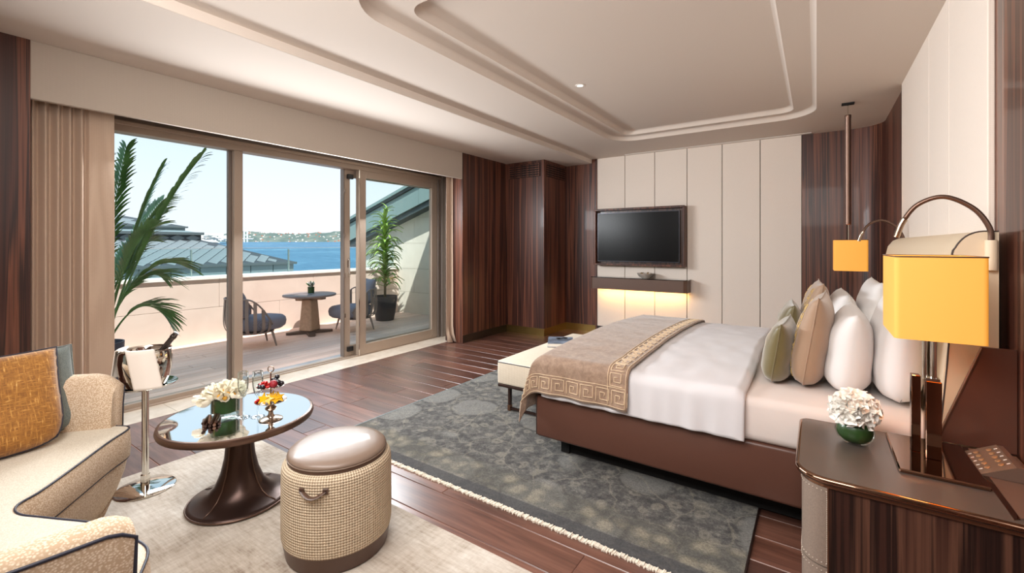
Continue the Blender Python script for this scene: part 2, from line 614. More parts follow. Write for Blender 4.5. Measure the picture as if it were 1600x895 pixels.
def add_tube(bm, pts, r, n=10, closed=False, cap=True, flat=1.0):
    """r: number or list; flat scales the second cross axis"""
    pts = [Vector(p) for p in pts]
    m = len(pts)
    rr = r if isinstance(r, (list, tuple)) else [r] * m
    rings = []
    prev = None
    for i, p in enumerate(pts):
        if closed:
            t = pts[(i + 1) % m] - pts[i - 1]
        else:
            t = pts[min(i + 1, m - 1)] - pts[max(i - 1, 0)]
        if t.length < 1e-9:
            t = Vector((0, 0, 1))
        t.normalize()
        if prev is None:
            up = Vector((0, 0, 1)) if abs(t.z) < .9 else Vector((1, 0, 0))
            a = t.cross(up).normalized()
        else:
            a = (prev - t * prev.dot(t))
            if a.length < 1e-6:
                a = t.cross(Vector((0, 0, 1)))
            a.normalize()
        b = t.cross(a).normalized()
        prev = a
        rings.append([bm.verts.new(p + a * (rr[i] * cos(2 * pi * k / n)) + b * (rr[i] * flat * sin(2 * pi * k / n))) for k in range(n)])
    for i in range(m if closed else m - 1):
        A, B = rings[i], rings[(i + 1) % m]
        for k in range(n):
            bm.faces.new((A[k], A[(k + 1) % n], B[(k + 1) % n], B[k]))
    if cap and not closed:
        bm.faces.new(list(reversed(rings[0])))
        bm.faces.new(rings[-1])
    return bm

def tube(pts, r, n=10, closed=False, cap=True, flat=1.0):
    return add_tube(bmesh.new(), pts, r, n, closed, cap, flat)

def add_prism(bm, poly, z0, z1):
    """poly xy list, extruded in z"""
    a = [bm.verts.new((x, y, z0)) for x, y in poly]
    b = [bm.verts.new((x, y, z1)) for x, y in poly]
    n = len(poly)
    for i in range(n):
        bm.faces.new((a[i], a[(i + 1) % n], b[(i + 1) % n], b[i]))
    bm.faces.new(list(reversed(a)))
    bm.faces.new(b)
    bmesh.ops.recalc_face_normals(bm, faces=bm.faces)
    return bm

def prism(poly, z0, z1):
    return add_prism(bmesh.new(), poly, z0, z1)

def xform(bm, mtx, verts=None):
    bmesh.ops.transform(bm, matrix=mtx, verts=verts if verts is not None else bm.verts)
    return bm

def grid_surface(fn, nu, nv, closed_u=False, bm=None):
    bm = bm or bmesh.new()
    g = [[bm.verts.new(fn(i / nu, j / nv)) for j in range(nv + 1)] for i in range(nu + (0 if closed_u else 1))]
    L = len(g)
    for i in range(nu):
        for j in range(nv):
            bm.faces.new((g[i][j], g[(i + 1) % L][j], g[(i + 1) % L][j + 1], g[i][j + 1]))
    return bm

def rrect(x0, x1, y0, y1, r, n=8):
    pts = []
    for cx, cy, a in ((x1 - r, y1 - r, 0), (x0 + r, y1 - r, 90), (x0 + r, y0 + r, 180), (x1 - r, y0 + r, 270)):
        for i in range(n + 1):
            t = radians(a + 90 * i / n)
            pts.append((cx + r * cos(t), cy + r * sin(t)))
    return pts

def fill_with_hole(outer, inner, z, flip=False):
    bm = bmesh.new()
    for lp in (outer, inner):
        v = [bm.verts.new((x, y, z)) for x, y in lp]
        for i in range(len(v)):
            bm.edges.new((v[i], v[(i + 1) % len(v)]))
    bmesh.ops.triangle_fill(bm, use_beauty=True, use_dissolve=False, edges=bm.edges[:])
    for f in bm.faces:
        if (f.normal.z > 0) == flip:
            f.normal_flip()
    return bm

def catmull(pts, n=8, closed=False):
    P = [Vector(p) for p in pts]
    m = len(P)
    out = []
    rng = range(m) if closed else range(m - 1)
    for i in rng:
        p0 = P[(i - 1) % m] if closed or i > 0 else P[0] * 2 - P[1]
        p1, p2 = P[i], P[(i + 1) % m]
        p3 = P[(i + 2) % m] if closed or i + 2 < m else P[-1] * 2 - P[-2]
        for k in range(n):
            t = k / n
            out.append(.5 * ((2 * p1) + (p2 - p0) * t + (2 * p0 - 5 * p1 + 4 * p2 - p3) * t * t + (3 * p1 - p0 - 3 * p2 + p3) * t ** 3))
    if not closed:
        out.append(P[-1])
    return out

def copy_tree(o, parent=None):
    c = o.copy()
    COL.objects.link(c)
    c.parent = parent
    for ch in o.children:
        copy_tree(ch, c)
    return c

def struct(name, bm, mat, label, cat, parent=None, smooth=None):
    o = obj(name, bm, mat, parent, smooth=smooth)
    if parent is None:
        tag(o, label, cat, kind='structure')
    return o

def sthing(name, label, cat):
    return thing(name, label, cat, kind='structure')
# ================================================================== ROOM SHELL
XW, XR, YF, YB = -4.17, 0.63, 6.675, -2.6
ZC, ZS = 2.785, 2.72          # main ceiling, lower soffit by the window

# ---- floor of walnut planks
floor = struct('floor', box(-4.43, .9, YB - .1, 6.9, -.08, -.0035), 'seam_highlight', 'dark walnut plank floor of the bedroom', 'floor')
PW = .195
rnd = random.Random(3)
y = 1.848 - PW * 11
while y < 6.69:
    x = -4.428 - rnd.uniform(0, 1.2)
    while x < .64:
        L = rnd.choice((1.15, 1.4, 1.7))
        a, b = max(x, -4.428), min(x + L, .64)
        if b - a > .05:
            bm = box(a + .0008, b - .0008, y + .0022, min(y + PW, 6.69) - .0022, -.0125, 0, .0025, 1)
            obj('plank', bm, 'walnut_plank', floor)
        x += L
    y += PW

# ---- ceiling: main level with a two-step tray
outer = [(-3.0, YB), (.8, YB), (.8, 6.8), (-3.0, 6.8)]
t1 = rrect(-2.25, 0.0, 1.5, 5.78, .34, 10)
t2 = rrect(-2.07, -.2, 1.87, 5.66, .13, 8)
ceiling = struct('ceiling', fill_with_hole(outer, t1, ZC), 'ceiling_paint', 'off-white ceiling with a two-step rounded tray', 'ceiling')
def cove(loop, z0, h, inset, x0, x1, y0, y1, r, n):
    def fn_loop(k):
        t = k / 4
        d = inset * (1 - cos(t * pi / 2))
        return rrect(x0 + d, x1 - d, y0 + d, y1 - d, max(.02, r - d), n), z0 + h * sin(t * pi / 2)
    bm = bmesh.new()
    prev = None
    for k in range(5):
        lp, z = fn_loop(k)
        ring = [bm.verts.new((px, py, z)) for px, py in lp]
        if prev:
            for i in range(len(ring)):
                bm.faces.new((prev[i], prev[(i + 1) % len(ring)], ring[(i + 1) % len(ring)], ring[i]))
        prev = ring
    return bm, fn_loop(4)[0]
bm, lp1 = cove(t1, ZC, .05, .035, -2.25, 0.0, 1.5, 5.78, .34, 10)
obj('tray_step', bm, 'ceiling_paint', ceiling, smooth=50)
obj('tray_ring', fill_with_hole(lp1, t2, ZC + .05), 'ceiling_paint', ceiling)
bm, lp2 = cove(t2, ZC + .05, .05, .035, -2.07, -.2, 1.87, 5.66, .13, 8)
obj('tray_step', bm, 'ceiling_paint', ceiling, smooth=50)
bm = bmesh.new()
f = bm.faces.new([bm.verts.new((px, py, ZC + .10)) for px, py in lp2])
f.normal_flip()
obj('tray_panel', bm, 'ceiling_paint', ceiling)
obj('roof_slab', box(-5.2, .9, YB - .2, 6.95, 2.95, 3.1), 'ceiling_paint', ceiling)
obj('soffit', box(-5.0, -3.0, YB, 6.8, ZS, 2.94, .006, 2), 'ceiling_paint', ceiling)
obj('slot_diffuser', box(-2.42, -.05, 6.585, 6.605, ZC - .006, ZC + .002), 'cap_stone', ceiling)

# ---- window side: rosewood panels, valance, header
struct('wall_left', box(-4.5, XW, YB, .61, 0, ZS), 'rosewood', 'glossy rosewood wall panel beside the left curtain', 'wall')
wle = struct('wall_left_end', box(-4.5, XW, 4.84, 5.95, 0, ZS), 'rosewood', 'rosewood wall panel between the right curtain and the column', 'wall')
struct('trim_1', box(-4.21, XW, .61, 4.84, 2.345, ZS, .003, 1), 'valance_cloth', 'beige fabric-covered valance above the terrace doors', 'valance')
struct('wall_left_header', box(-5.0, -4.72, .0, 5.3, 2.52, 2.95), 'valance_cloth', 'plain wall strip above the terrace doors', 'wall')
struct('wall_left_return', box(-5.0, -4.5, YB, .45, 0, 2.95), 'side_stone', 'wall return behind the left curtain', 'wall')
struct('wall_left_jamb', box(-5.0, -4.6, 5.07, 6.9, 0, 2.95), 'side_stone', 'wall return behind the right curtain', 'wall')

# ---- column with slatted vent
YC, XC = 5.93, -3.465
col = struct('wall_column', box(-4.5, XC, YC, 6.9, 0, 2.80), 'rosewood', 'square rosewood column with a slatted vent at its top', 'column')
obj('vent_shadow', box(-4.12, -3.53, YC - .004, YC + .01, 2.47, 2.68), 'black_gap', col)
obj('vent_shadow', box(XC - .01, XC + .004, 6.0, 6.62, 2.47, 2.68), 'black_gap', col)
for i in range(6):
    z = 2.478 + i * .035
    obj('slat', box(-4.12, -3.53, YC - .020, YC - .005, z, z + .017), 'rosewood', col)
    obj('slat', box(XC + .005, XC + .020, 6.0, 6.62, z, z + .017), 'rosewood', col)
for i in range(6):
    x = -4.12 + i * .113
    obj('slat', box(x, x + .02, YC - .014, YC - .004, 2.47, 2.69), 'rosewood', col)

# ---- television wall
wf = struct('wall_far', box(-3.5, -.15, YF + .02, 6.95, 0, 2.95), 'black_gap', 'far wall of cream fabric panels with dark joints', 'wall')
obj('wood_panel', box(-3.47, -2.935, YF - .005, YF + .03, 0, 2.79), 'rosewood', wf)
for i in range(6):
    x0 = -2.912 + i * .46
    obj('panel', box(x0 + .004, x0 + .456, YF, YF + .03, .11, 2.79, .003, 1), 'cream_wallcloth', wf)
obj('panel_edge', box(-2.935, -2.912, YF - .012, YF + .02, 0, 2.79), 'rosewood', wf)

# ---- right wall: rosewood with a curved corner
path = [(-.152, YF)] + [(.35 + .28 * sin(t), 6.395 + .28 * cos(t)) for t in [radians(a) for a in range(0, 91, 9)]] + [(XR, 5.0), (XR, YB)]
struct('wall_right', box(XR, .95, YB, 5.2, 0, 2.80), 'rosewood_gloss', 'glossy rosewood wall behind the headboard and nightstand', 'wall')
struct('wall_right_corner', prism(path[:-2] + [(XR, 5.2), (.95, 5.2), (.95, 7.0), (-.152, 7.0)], 0, 2.80), 'rosewood', 'rosewood wall corner curving round behind the pendant lamp', 'wall', smooth=20)
cp = sthing('wall_right_panel', 'tall cream fabric wall panel above the headboard', 'wall panel')
for a, b in ((2.73, 3.40), (3.405, 3.935), (3.94, 5.06)):
    obj('panel', box(.605, XR - .0005, a, b, 0, 2.80, .004, 1), 'cream_wallcloth', cp)
struct('wall_back', box(-5.0, .95, YB - .2, YB, 0, 2.95), 'cream_wallcloth', 'cream wall behind the viewer', 'wall')

# ---- baseboards
bs = sthing('baseboard_far', 'low brass baseboard along the column and far wall', 'baseboard')
obj('brass_strip', box(-4.17, XC + .006, YC - .006, YC, 0, .11), 'brass', bs)
obj('brass_strip', box(XC, XC + .006, YC, 6.68, 0, .11), 'brass', bs)
obj('brass_strip', box(-3.46, -2.935, YF - .012, YF - .004, 0, .11), 'brass', bs)
obj('dark_strip', box(-2.935, -.15, YF - .004, YF + .03, 0, .11), 'dark_base', bs)
bl = struct('baseboard_left', box(XW, XW + .006, 4.84, YC, 0, .11), 'dark_base', 'dark baseboard under the rosewood panel by the right curtain', 'baseboard')

# ---- downlight
dl = thing('recessed_downlight', 'small round recessed downlight in the ceiling tray', 'downlight', (-1.815, 3.77, ZC + .10))
obj('ring', lathe([(.028, -.004), (.042, -.004), (.044, 0), (.03, 0)], 24, cap=False), 'cap_stone', dl, smooth=40)
obj('lens', lathe([(.001, -.002), (.03, -.003)], 24), 'downlight_glow', dl)

# ---- threshold
th = sthing('trim_2', 'pale stone threshold slabs along the terrace doors', 'threshold')
for i in range(5):
    a = .3 + i * 1.2
    obj('slab', box(-4.95, -4.431, a + .001, a + 1.199, -.06, 0, .002, 1), 'threshold_stone', th)
obj('drain_strip', box(-5.07, -4.952, .3, 5.2, -.06, -.006), 'steel_rail', th)
obj('track', box(-4.885, -4.84, .5, 5.06, 0, .012), 'window_metal', th)
obj('track', box(-4.80, -4.765, .5, 5.06, 0, .012), 'window_metal', th)

# ---- terrace doors
GX = -4.815
w1 = sthing('window_1', 'wide fixed pane left of the open terrace doorway', 'window')
obj('frame_head', box(GX - .08, GX + .06, .5, 5.06, 2.345, 2.44, .004, 1), 'window_metal', w1)
obj('frame_head', box(GX - .10, GX + .03, .5, 5.06, 2.44, 2.53, .004, 1), 'window_metal_dark', w1)
obj('head_track', box(GX + .06, GX + .085, .5, 5.06, 2.40, 2.43, .003, 1), 'window_metal', w1)
obj('frame_jamb', box(GX - .09, GX + .06, .45, .52, 0, 2.5), 'window_metal', w1)
obj('mullion', box(GX - .03, GX + .05, 2.085, 2.165, 0.012, 2.345, .004, 1), 'window_metal', w1)
obj('mullion', box(GX - .05, GX - .005, 2.055, 2.083, 0.012, 2.345, .003, 1), 'window_metal_dark', w1)
obj('frame_sill', box(GX - .06, GX + .02, .52, 2.06, 0.012, .05), 'window_metal', w1)
obj('pane', box(GX - .022, GX - .012, .52, 2.06, .05, 2.345), 'window_glass', w1)

def sliding_leaf(name, label, y0, y1, gx, sw, th_, zb=.14, zt=2.255, handle=True):
    d = sthing(name, label, 'door')
    obj('stile', box(gx - th_ / 2, gx + th_ / 2, y0, y0 + sw, .013, 2.345, .003, 1), 'window_metal', d)
    obj('stile', box(gx - th_ / 2, gx + th_ / 2, y1 - sw, y1, .013, 2.345, .003, 1), 'window_metal', d)
    obj('rail', box(gx - th_ / 2, gx + th_ / 2, y0 + sw, y1 - sw, .013, zb, .003, 1), 'window_metal', d)
    obj('rail', box(gx - th_ / 2, gx + th_ / 2, y0 + sw, y1 - sw, zt, 2.345, .003, 1), 'window_metal', d)
    obj('pane', box(gx - .006, gx + .006, y0 + sw, y1 - sw, zb, zt), 'window_glass', d)
    return d
d1 = sliding_leaf('door_1', 'sliding glass leaf stacked behind the closed terrace door', 3.39, 5.025, GX - .065, .085, .05)
obj('edge_seal', box(GX - .095, GX - .03, 3.375, 3.389, .013, 2.345), 'window_metal_dark', d1)
hd = obj('handle', box(GX - .03, GX - .01, 3.44, 3.458, 1.0, 1.22, .004, 2), 'chrome', d1)
obj('handle_plate', box(GX - .034, GX - .028, 3.43, 3.47, 1.12, 1.24, .003, 1), 'chrome', hd)
for z in (.10, 2.26):
    obj('latch', box(GX - .035, GX + .0, 3.42, 3.50, z - .03, z + .03, .006, 2), 'black_plastic', d1)
for z in (.5, 1.0, 1.5, 2.05):
    obj('hinge', box(GX - .04, GX - .02, 3.385, 3.398, z, z + .05), 'chrome', d1)
d2 = sliding_leaf('door_2', 'closed framed glass terrace door at the right', 3.53, 4.93, GX + .03, .11, .06)
obj('edge_strip', box(GX + .06, GX + .065, 3.53, 3.542, .013, 2.345), 'chrome', d2)
jm = sthing('trim_3', 'stepped metal jamb at the right end of the terrace doors', 'door jamb')
for i, (a, b, x) in enumerate(((4.935, 4.965, -4.74), (4.967, 5.0, -4.76), (5.002, 5.07, -4.715))):
    obj('jamb_profile', box(-4.835, x, a, b, 0, 2.53, .003, 1), 'window_metal_dark' if i != 1 else 'window_metal', jm)

# ---- curtains
def curtain(name, label, y0, y1, flat, x, amp, nf, zt, flip):
    n = 220
    def fn(u, v):
        yy = y0 + (y1 - y0) * u
        # folds gather on one side, a flat run on the other
        w = u if not flip else 1 - u
        t = min(1.0, w / (1 - flat))
        k = 1.0 if w < 1 - flat else max(0.12, 1 - (w - (1 - flat)) / flat * 1.6)
        dx = amp * k * sin(2 * pi * nf * t) + .006 * noise.noise(Vector((yy * 14, v * 3, 0)))
        zz = zt * v + .012
        pud = max(0, (.06 - v) / .06)
        dx += pud * .035 * (1 + sin(yy * 90))
        return Vector((x + dx, yy + pud * .015 * sin(yy * 140), zz))
    o = obj(name, grid_surface(fn, n, 24), 'curtain_cloth', None, smooth=True)
    sol = o.modifiers.new('thickness', 'SOLIDIFY')
    sol.thickness = .004
    return tag(o, label, 'curtain')
curtain('curtain', 'long beige curtain gathered at the left of the doors behind the sofa', .63, 1.075, .32, -4.37, .034, 5.0, 2.6, False)
curtain('curtain', 'beige curtain gathered at the right of the doors, puddling on the floor', 4.72, 5.05, .22, -4.37, .034, 6.0, 2.6, True)

# ================================================================== TERRACE
deck = struct('terrace_deck', box(-7.34, -5.07, -3.0, 6.45, -.1, -.035), 'black_gap', 'weathered timber deck boards of the terrace', 'deck')
bw = (7.34 - 5.07) / 16
for i in range(16):
    x0 = -7.34 + i * bw
    cut = [-3.0, rnd.uniform(-1.5, 0), rnd.uniform(1.6, 3.2), rnd.uniform(4.2, 5.4), 6.44]
    for a, b in zip(cut[:-1], cut[1:]):
        obj('deck_board', box(x0 + .003, x0 + bw - .003, a + .002, b - .002, -.034, -.008, .003, 1), 'deck_board', deck)
pp = sthing('parapet_wall', 'low pale stone parapet around the terrace', 'parapet')
obj('core', box(-7.60, -7.355, -3.0, 6.6, -.3, .89), 'parapet_stone', pp)
for r_, (z0, z1, off) in enumerate(((-.01, .485, .6), (.49, .90, 0.0))):
    yy = -3.0 - off
    while yy < 6.6:
        a, b = max(yy, -3.0), min(yy + 1.5, 6.43)
        if b - a > .05:
            obj('stone_panel', box(-7.36, -7.33, a + .002, b - .002, z0, z1, .002, 1), 'parapet_stone', pp)
        yy += 1.5
yy = -3.0
while yy < 6.6:
    obj('cap_slab', box(-7.63, -7.30, yy + .001, min(yy + 1.5, 6.43) - .001, .90, .945, .004, 1), 'cap_stone', pp)
    yy += 1.5
gr = thing('glass_balustrade', 'frameless glass balustrade standing on the parapet', 'balustrade', (0, 0, 0))
for i in range(7):
    a = 4.13 - 1.44 * 4 + i * 1.44 - 1.0 * 0
    b = min(a + 1.43, 6.42)
    if b <= a: continue
    pz = obj('glass_panel', box(-7.478, -7.462, a + .006, b, .945, 1.352), 'rail_glass', gr)
    obj('top_edge', box(-7.480, -7.460, a + .006, b, 1.352, 1.358), 'steel_rail', pz)
    obj('joint_post', box(-7.49, -7.45, a - .008, a + .004, .945, 1.33), 'zinc_green', gr)

# side wall with cladding and sloping zinc roof
sw = sthing('terrace_side_wall', 'cream stone-clad wall closing the right end of the terrace', 'wall')
def soff(x): return 2.047 + (x + 6.52) * .317
zs = [-.01, .43, .915, 1.44, 1.97, 2.6]
for i in range(5):
    xs = [-8.7, -8.0, -6.85, -5.6, -4.6] if i % 2 else [-8.7, -7.45, -6.2, -4.6]
    for a, b in zip(xs[:-1], xs[1:]):
        poly = []
        for (x, z) in ((a + .002, zs[i] + .002), (b - .002, zs[i] + .002), (b - .002, zs[i + 1] - .002), (a + .002, zs[i + 1] - .002)):
            poly.append((x, min(z, soff(x) + .05)))
        if max(p[1] for p in poly[2:]) - zs[i] < .03 or poly[3][1] <= poly[0][1]:
            # triangle end piece
            xc = -6.52 + (zs[i] - 2.047 - .05) / .317
            if xc >= b: continue
            poly = [(max(a, xc) + .002, zs[i] + .002), (b - .002, zs[i] + .002), (b - .002, min(zs[i + 1], soff(b) + .05)), (max(a, xc) + .02, max(zs[i] + .004, min(zs[i + 1], soff(max(a, xc) + .02) + .05)))]
        bm = prism([(x, z) for x, z in poly], 0, .04)
        xform(bm, Matrix(((1, 0, 0, 0), (0, 0, 1, 6.43), (0, 1, 0, 0), (0, 0, 0, 1))))
        bmesh.ops.recalc_face_normals(bm, faces=bm.faces)
        obj('stone_panel', bm, 'side_stone', sw)
obj('core', xform(prism([(-8.7, -.3), (-4.6, -.3), (-4.6, soff(-4.6)), (-8.7, soff(-8.7))], 0, .2), Matrix(((1, 0, 0, 0), (0, 0, 1, 6.475), (0, 1, 0, 0), (0, 0, 0, 1)))), 'side_stone', sw)
rf = sthing('side_roof', 'sloping grey-green zinc roof edge above the side wall', 'roof')
YX = Matrix(((1, 0, 0, 0), (0, 0, 1, 0), (0, 1, 0, 0), (0, 0, 0, 1)))
def band(name, d0, d1, ya, yb, mat, xa=-8.75, xb=-4.4):
    bm = prism([(xa, soff(xa) + d0), (xb, soff(xb) + d0), (xb, soff(xb) + d1), (xa, soff(xa) + d1)], ya, yb)
    xform(bm, YX)
    bmesh.ops.recalc_face_normals(bm, faces=bm.faces)
    return obj(name, bm, mat, rf)
xx = -8.75
while xx < -4.5:
    band('fascia_sheet', .13, .50, 6.17, 6.6, 'zinc_green', xx + .004, min(xx + 1.15, -4.4) - .004)
    xx += 1.15
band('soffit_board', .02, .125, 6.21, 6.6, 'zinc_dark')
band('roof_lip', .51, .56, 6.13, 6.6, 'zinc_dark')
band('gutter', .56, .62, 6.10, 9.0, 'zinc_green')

# building mass above the room, which shades the deck
struct('upper_storey', box(-5.3, 2.5, -6.0, 9.0, 3.12, 4.0), 'side_stone', 'upper storey of the building above the room', 'building')

# ---- neighbouring slate roofs
nb = thing('slate_roof_building', 'neighbouring hipped roof of grey diamond slates beyond the parapet', 'building', (0, 0, 0))
A0, A1 = Vector((-13, -6, .90)), Vector((-13, 7.4, .90))
B0, B1 = Vector((-16, -6, 1.56)), Vector((-16, 6.04, 1.56))
bm = bmesh.new()
bm.faces.new([bm.verts.new(p) for p in (A0, A1, B1, B0)])
bm.faces.new([bm.verts.new(p) for p in (A1, Vector((-19, 7.4, .90)), B1)])
obj('roof_slope', bm, 'slate_base', nb)
sl = (B0 - A0).normalized(); nrm = Vector((sl.z, 0, -sl.x)); nrm = -nrm if nrm.z < 0 else nrm
tw, tl = .31, .46
bm = prism([(0, -tl / 2 + .028), (tw / 2 - .019, 0), (0, tl / 2 - .028), (-tw / 2 + .019, 0)], 0, .012)
tile_me = finish(bm, 'tile'); tile_me.materials.append(MATS['slate_tile'])
mrot = Matrix((Vector((0, 1, 0)), sl, nrm)).transposed().to_4x4()
if mrot.determinant() < 0:
    mrot = Matrix((Vector((0, -1, 0)), sl, nrm)).transposed().to_4x4()
slen = (B0 - A0).length
cnt = 0
for r_ in range(0, 14):
    s = tl / 2 + r_ * tl / 2
    if s > slen - tl / 2: break
    hy_ = 7.4 - (7.4 - 6.04) * (s + tl * .3) / slen - tw * .5
    yy = hy_ - ((r_ % 2) * tw / 2) - ((hy_ / tw) % 1) * tw * 0
    yy = math.floor(hy_ / tw) * tw - (r_ % 2) * tw / 2
    while yy > 1.9 and cnt < 290:
        o = bpy.data.objects.new('slate_tile', tile_me)
        COL.objects.link(o); o.parent = nb
        o.matrix_local = Matrix.Translation(A0 + sl * s + Vector((0, yy - A0.y, 0)) + nrm * .004) @ Matrix.Rotation(0, 4, 'X') @ mrot @ Matrix.Rotation(radians(3), 4, 'X')
        cnt += 1
        yy -= tw
obj('eave_edge', box(-13.06, -12.95, -6, 7.42, .835, .90), 'roof_edge', nb)
obj('wall', box(-18.5, -13.05, -6, 7.36, -6, .835), 'roof_fascia', nb)
for i in range(12):
    yy = 7.36 - (i + 1) * .62
    obj('fascia_panel', box(-13.05, -13.02, yy + .012, yy + .608, .3, .83), 'roof_fascia', nb)
# lantern tier
obj('frieze', box(-20, -16.0, -6, 6.03, 1.50, 1.72), 'slate_base', nb)
dm = prism([(0, -.1), (.19, 0), (0, .1), (-.19, 0)], 0, .02)
xform(dm, Matrix(((0, 0, 1, 0), (1, 0, 0, 0), (0, 1, 0, 0), (0, 0, 0, 1))))
fr_me = finish(dm, 'frieze_tile'); fr_me.materials.append(MATS['slate_tile'])
for i in range(14):
    o = bpy.data.objects.new('frieze_tile', fr_me); COL.objects.link(o); o.parent = nb
    o.location = (-16.0, 5.8 - i * .4, 1.62)
obj('tier_edge', box(-20, -15.9, -6, 6.08, 1.72, 1.80), 'roof_edge', nb)
obj('tier_roof', xform(prism([(-16.0, 1.80), (-17.2, 1.90), (-17.2, 1.80)], -6, 5.9), YX), 'roof_fascia', nb)
obj('tier_wall', box(-20, -17.0, -6, 5.95, 1.80, 1.98), 'roof_fascia', nb)
obj('tier_edge', box(-20.2, -16.9, -6, 6.0, 1.96, 2.01), 'roof_edge', nb)
bm = bmesh.new()
q = [bm.verts.new(p) for p in ((-17, -6, 2.01), (-17, 6.0, 2.01), (-20.5, 4.9, 2.52), (-20.5, -6, 2.52))]
bm.faces.new(q)
bm.faces.new([bm.verts.new(p) for p in ((-17, 6.0, 2.01), (-23, 6.0, 2.01), (-20.5, 4.9, 2.52))])
obj('roof_slope', bm, 'slate_base', nb)
s2 = Vector((-3.5, 0, .51)); l2 = s2.length; s2.normalize(); n2 = Vector((-s2.z, 0, s2.x)); n2 = -n2 if n2.z < 0 else n2
m2 = Matrix((Vector((0, 1, 0)), s2, n2)).transposed().to_4x4()
if m2.determinant() < 0:
    m2 = Matrix((Vector((0, -1, 0)), s2, n2)).transposed().to_4x4()
big = prism([(0, -.46), (.31, 0), (0, .46), (-.31, 0)], 0, .012)
bt_me = finish(big, 'slate_tile'); bt_me.materials.append(MATS['slate_tile'])
for r_ in range(6):
    s = .5 + r_ * .5
    yy = math.floor((6.0 - 1.1 * s / l2 - .35) / .68) * .68 - (r_ % 2) * .34
    while yy > 3.0:
        o = bpy.data.objects.new('slate_tile', bt_me); COL.objects.link(o); o.parent = nb
        o.matrix_local = Matrix.Translation(Vector((-17, yy, 2.01)) + s2 * s + n2 * .004) @ m2 @ Matrix.Rotation(radians(2), 4, 'X')
        yy -= .68

# ---- sea, hills, far town, bridge (real distances, scaled landscape)
YAW = radians(34.4)
FW = Vector((-sin(YAW), cos(YAW), 0)); RT = Vector((cos(YAW), sin(YAW), 0))
def far(px, d, z):
    """world point at ground bearing of the strait, d metres out"""
    return FW * d + RT * (d * (px - 800) / 695.0) + Vector((0, 0, z))
D1 = 1500.0
bm = bmesh.new()
pts = [far(-900, 60, -20), far(1500, 60, -20), far(1500, D1, 12.4), far(-900, D1, 12.4)]
bm.faces.new([bm.verts.new(p) for p in pts])
bmesh.ops.recalc_face_normals(bm, faces=bm.faces)
for f in bm.faces:
    if f.normal.z < 0: f.normal_flip()
sea = obj('sea', bm, 'sea_water')
tag(sea, 'bright blue sea strait beyond the parapet', 'sea', kind='structure')
def ridge(px):
    t = (px - 300) / 320.0
    h = 40 + 7 * sin(px * .021 + 1) + 6 * noise.noise(Vector((px * .03, 0, 0))) + 3 * noise.noise(Vector((px * .11, 3, 0)))
    if px < 395: h = max(10, h - (395 - px) * .28)
    if px > 470: h += (px - 470) * .12
    return h
def hillf(u, v):
    px = -200 + u * 1150
    d = D1 - 10 + v * 260
    z = 11.6 + ridge(px) * (sin(min(1, v * 1.15) * pi / 2) ** .8) + 4 * noise.noise(Vector((px * .08, v * 9, 0))) * v
    return far(px, d, z)
hill = obj('far_hills', grid_surface(hillf, 220, 24), 'hill_haze_green', smooth=True)
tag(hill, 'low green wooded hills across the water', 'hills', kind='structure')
rh = random.Random(11)
def houses(name, label, n, pxr, vr, mats, dist=None, sz=(5, 11)):
    for mi, mat in enumerate(mats):
        bm = bmesh.new()
        for i in range(n // len(mats)):
            px = rh.uniform(*pxr); v = rh.uniform(*vr) ** 1.4
            p = hillf((px + 200) / 1150, v) if dist is None else far(px, rh.uniform(*dist), 0)
            if dist is not None:
                p.z = rh.uniform(8, 30)
            w, h = rh.uniform(*sz), rh.uniform(1.2, 3.4)
            add_box(bm, p.x - w / 2, p.x + w / 2, p.y - w / 2, p.y + w / 2, p.z - 2, p.z + h)
        if mi == 0:
            root = obj(name, bm, mat)
            tag(root, label, 'houses', kind='stuff')
        else:
            obj('roofs', bm, mat, root, kind='stuff')
houses('hillside_houses', 'tiny white and red-roofed houses dotting the far hills', 120, (376, 545), (.0, .95), ['render_white', 'roof_red', 'render_white'], None, (2.0, 4.5))
houses('town_blocks', 'cluster of pale town buildings left of the doors mullion', 90, (280, 362), (0, .5), ['render_white', 'cap_stone'], (1150, 1300), (8, 18))
br = thing('suspension_bridge', 'faint white suspension bridge tower on the far shore', 'bridge', (0, 0, 0))
for k in (-1, 1):
    b = far(384 + k * 2.4, 1440, 0)
    obj('tower_leg', box(b.x - 1.6, b.x + 1.6, b.y - 1.6, b.y + 1.6, 8, 62), 'bridge_white', br)
for z in (34, 46, 58):
    a, b = far(381.6, 1440, z), far(386.4, 1440, z)
    obj('cross_beam', tube([a, b], 1.3, 6), 'bridge_white', br)
obj('bridge_deck', tube([far(330, 1440, 25), far(395, 1440, 22)], 1.6, 6), 'bridge_white', br)
for k in (-1, 1):
    obj('cable', tube([far(384 + k * 2.4 + (50 - 0) * -t, 1440, 62 - 36 * sin(t * pi / 2)) for t in [i / 8 for i in range(9)]], .5, 5), 'bridge_white', br)
# ================================================================== RUGS
rug = obj('area_rug', box(0, 2.68, 0, 3.15, 0.0005, .011, .004, 1), 'grey_rug', loc=(-2.93, 1.94, 0))
tag(rug, 'large grey faded floral rug with white fringe under the bed', 'rug')
bm = bmesh.new()
rf_ = random.Random(5)
x = .004
while x < 2.676:
    w = rf_.uniform(.004, .007); l = rf_.uniform(.018, .032)
    add_box(bm, x, x + w, -l, .004, .001, rf_.uniform(.006, .011))
    x += w + .001
obj('fringe', bm, 'fringe', rug, kind='stuff')
obj('binding', box(2.676, 2.684, 0, 3.15, .0005, .0125), 'dark_base', rug)
obj('binding', box(-.004, .004, 0, 3.15, .0005, .0125), 'roof_fascia', rug)
rug2 = obj('area_rug', box(-1.6, 1.25, -2.2, .0, .0005, .011, .004, 1), 'cream_rug', loc=(-1.82, 1.61, 0))
tag(rug2, 'cream distressed rug under the coffee table and pouf', 'rug')

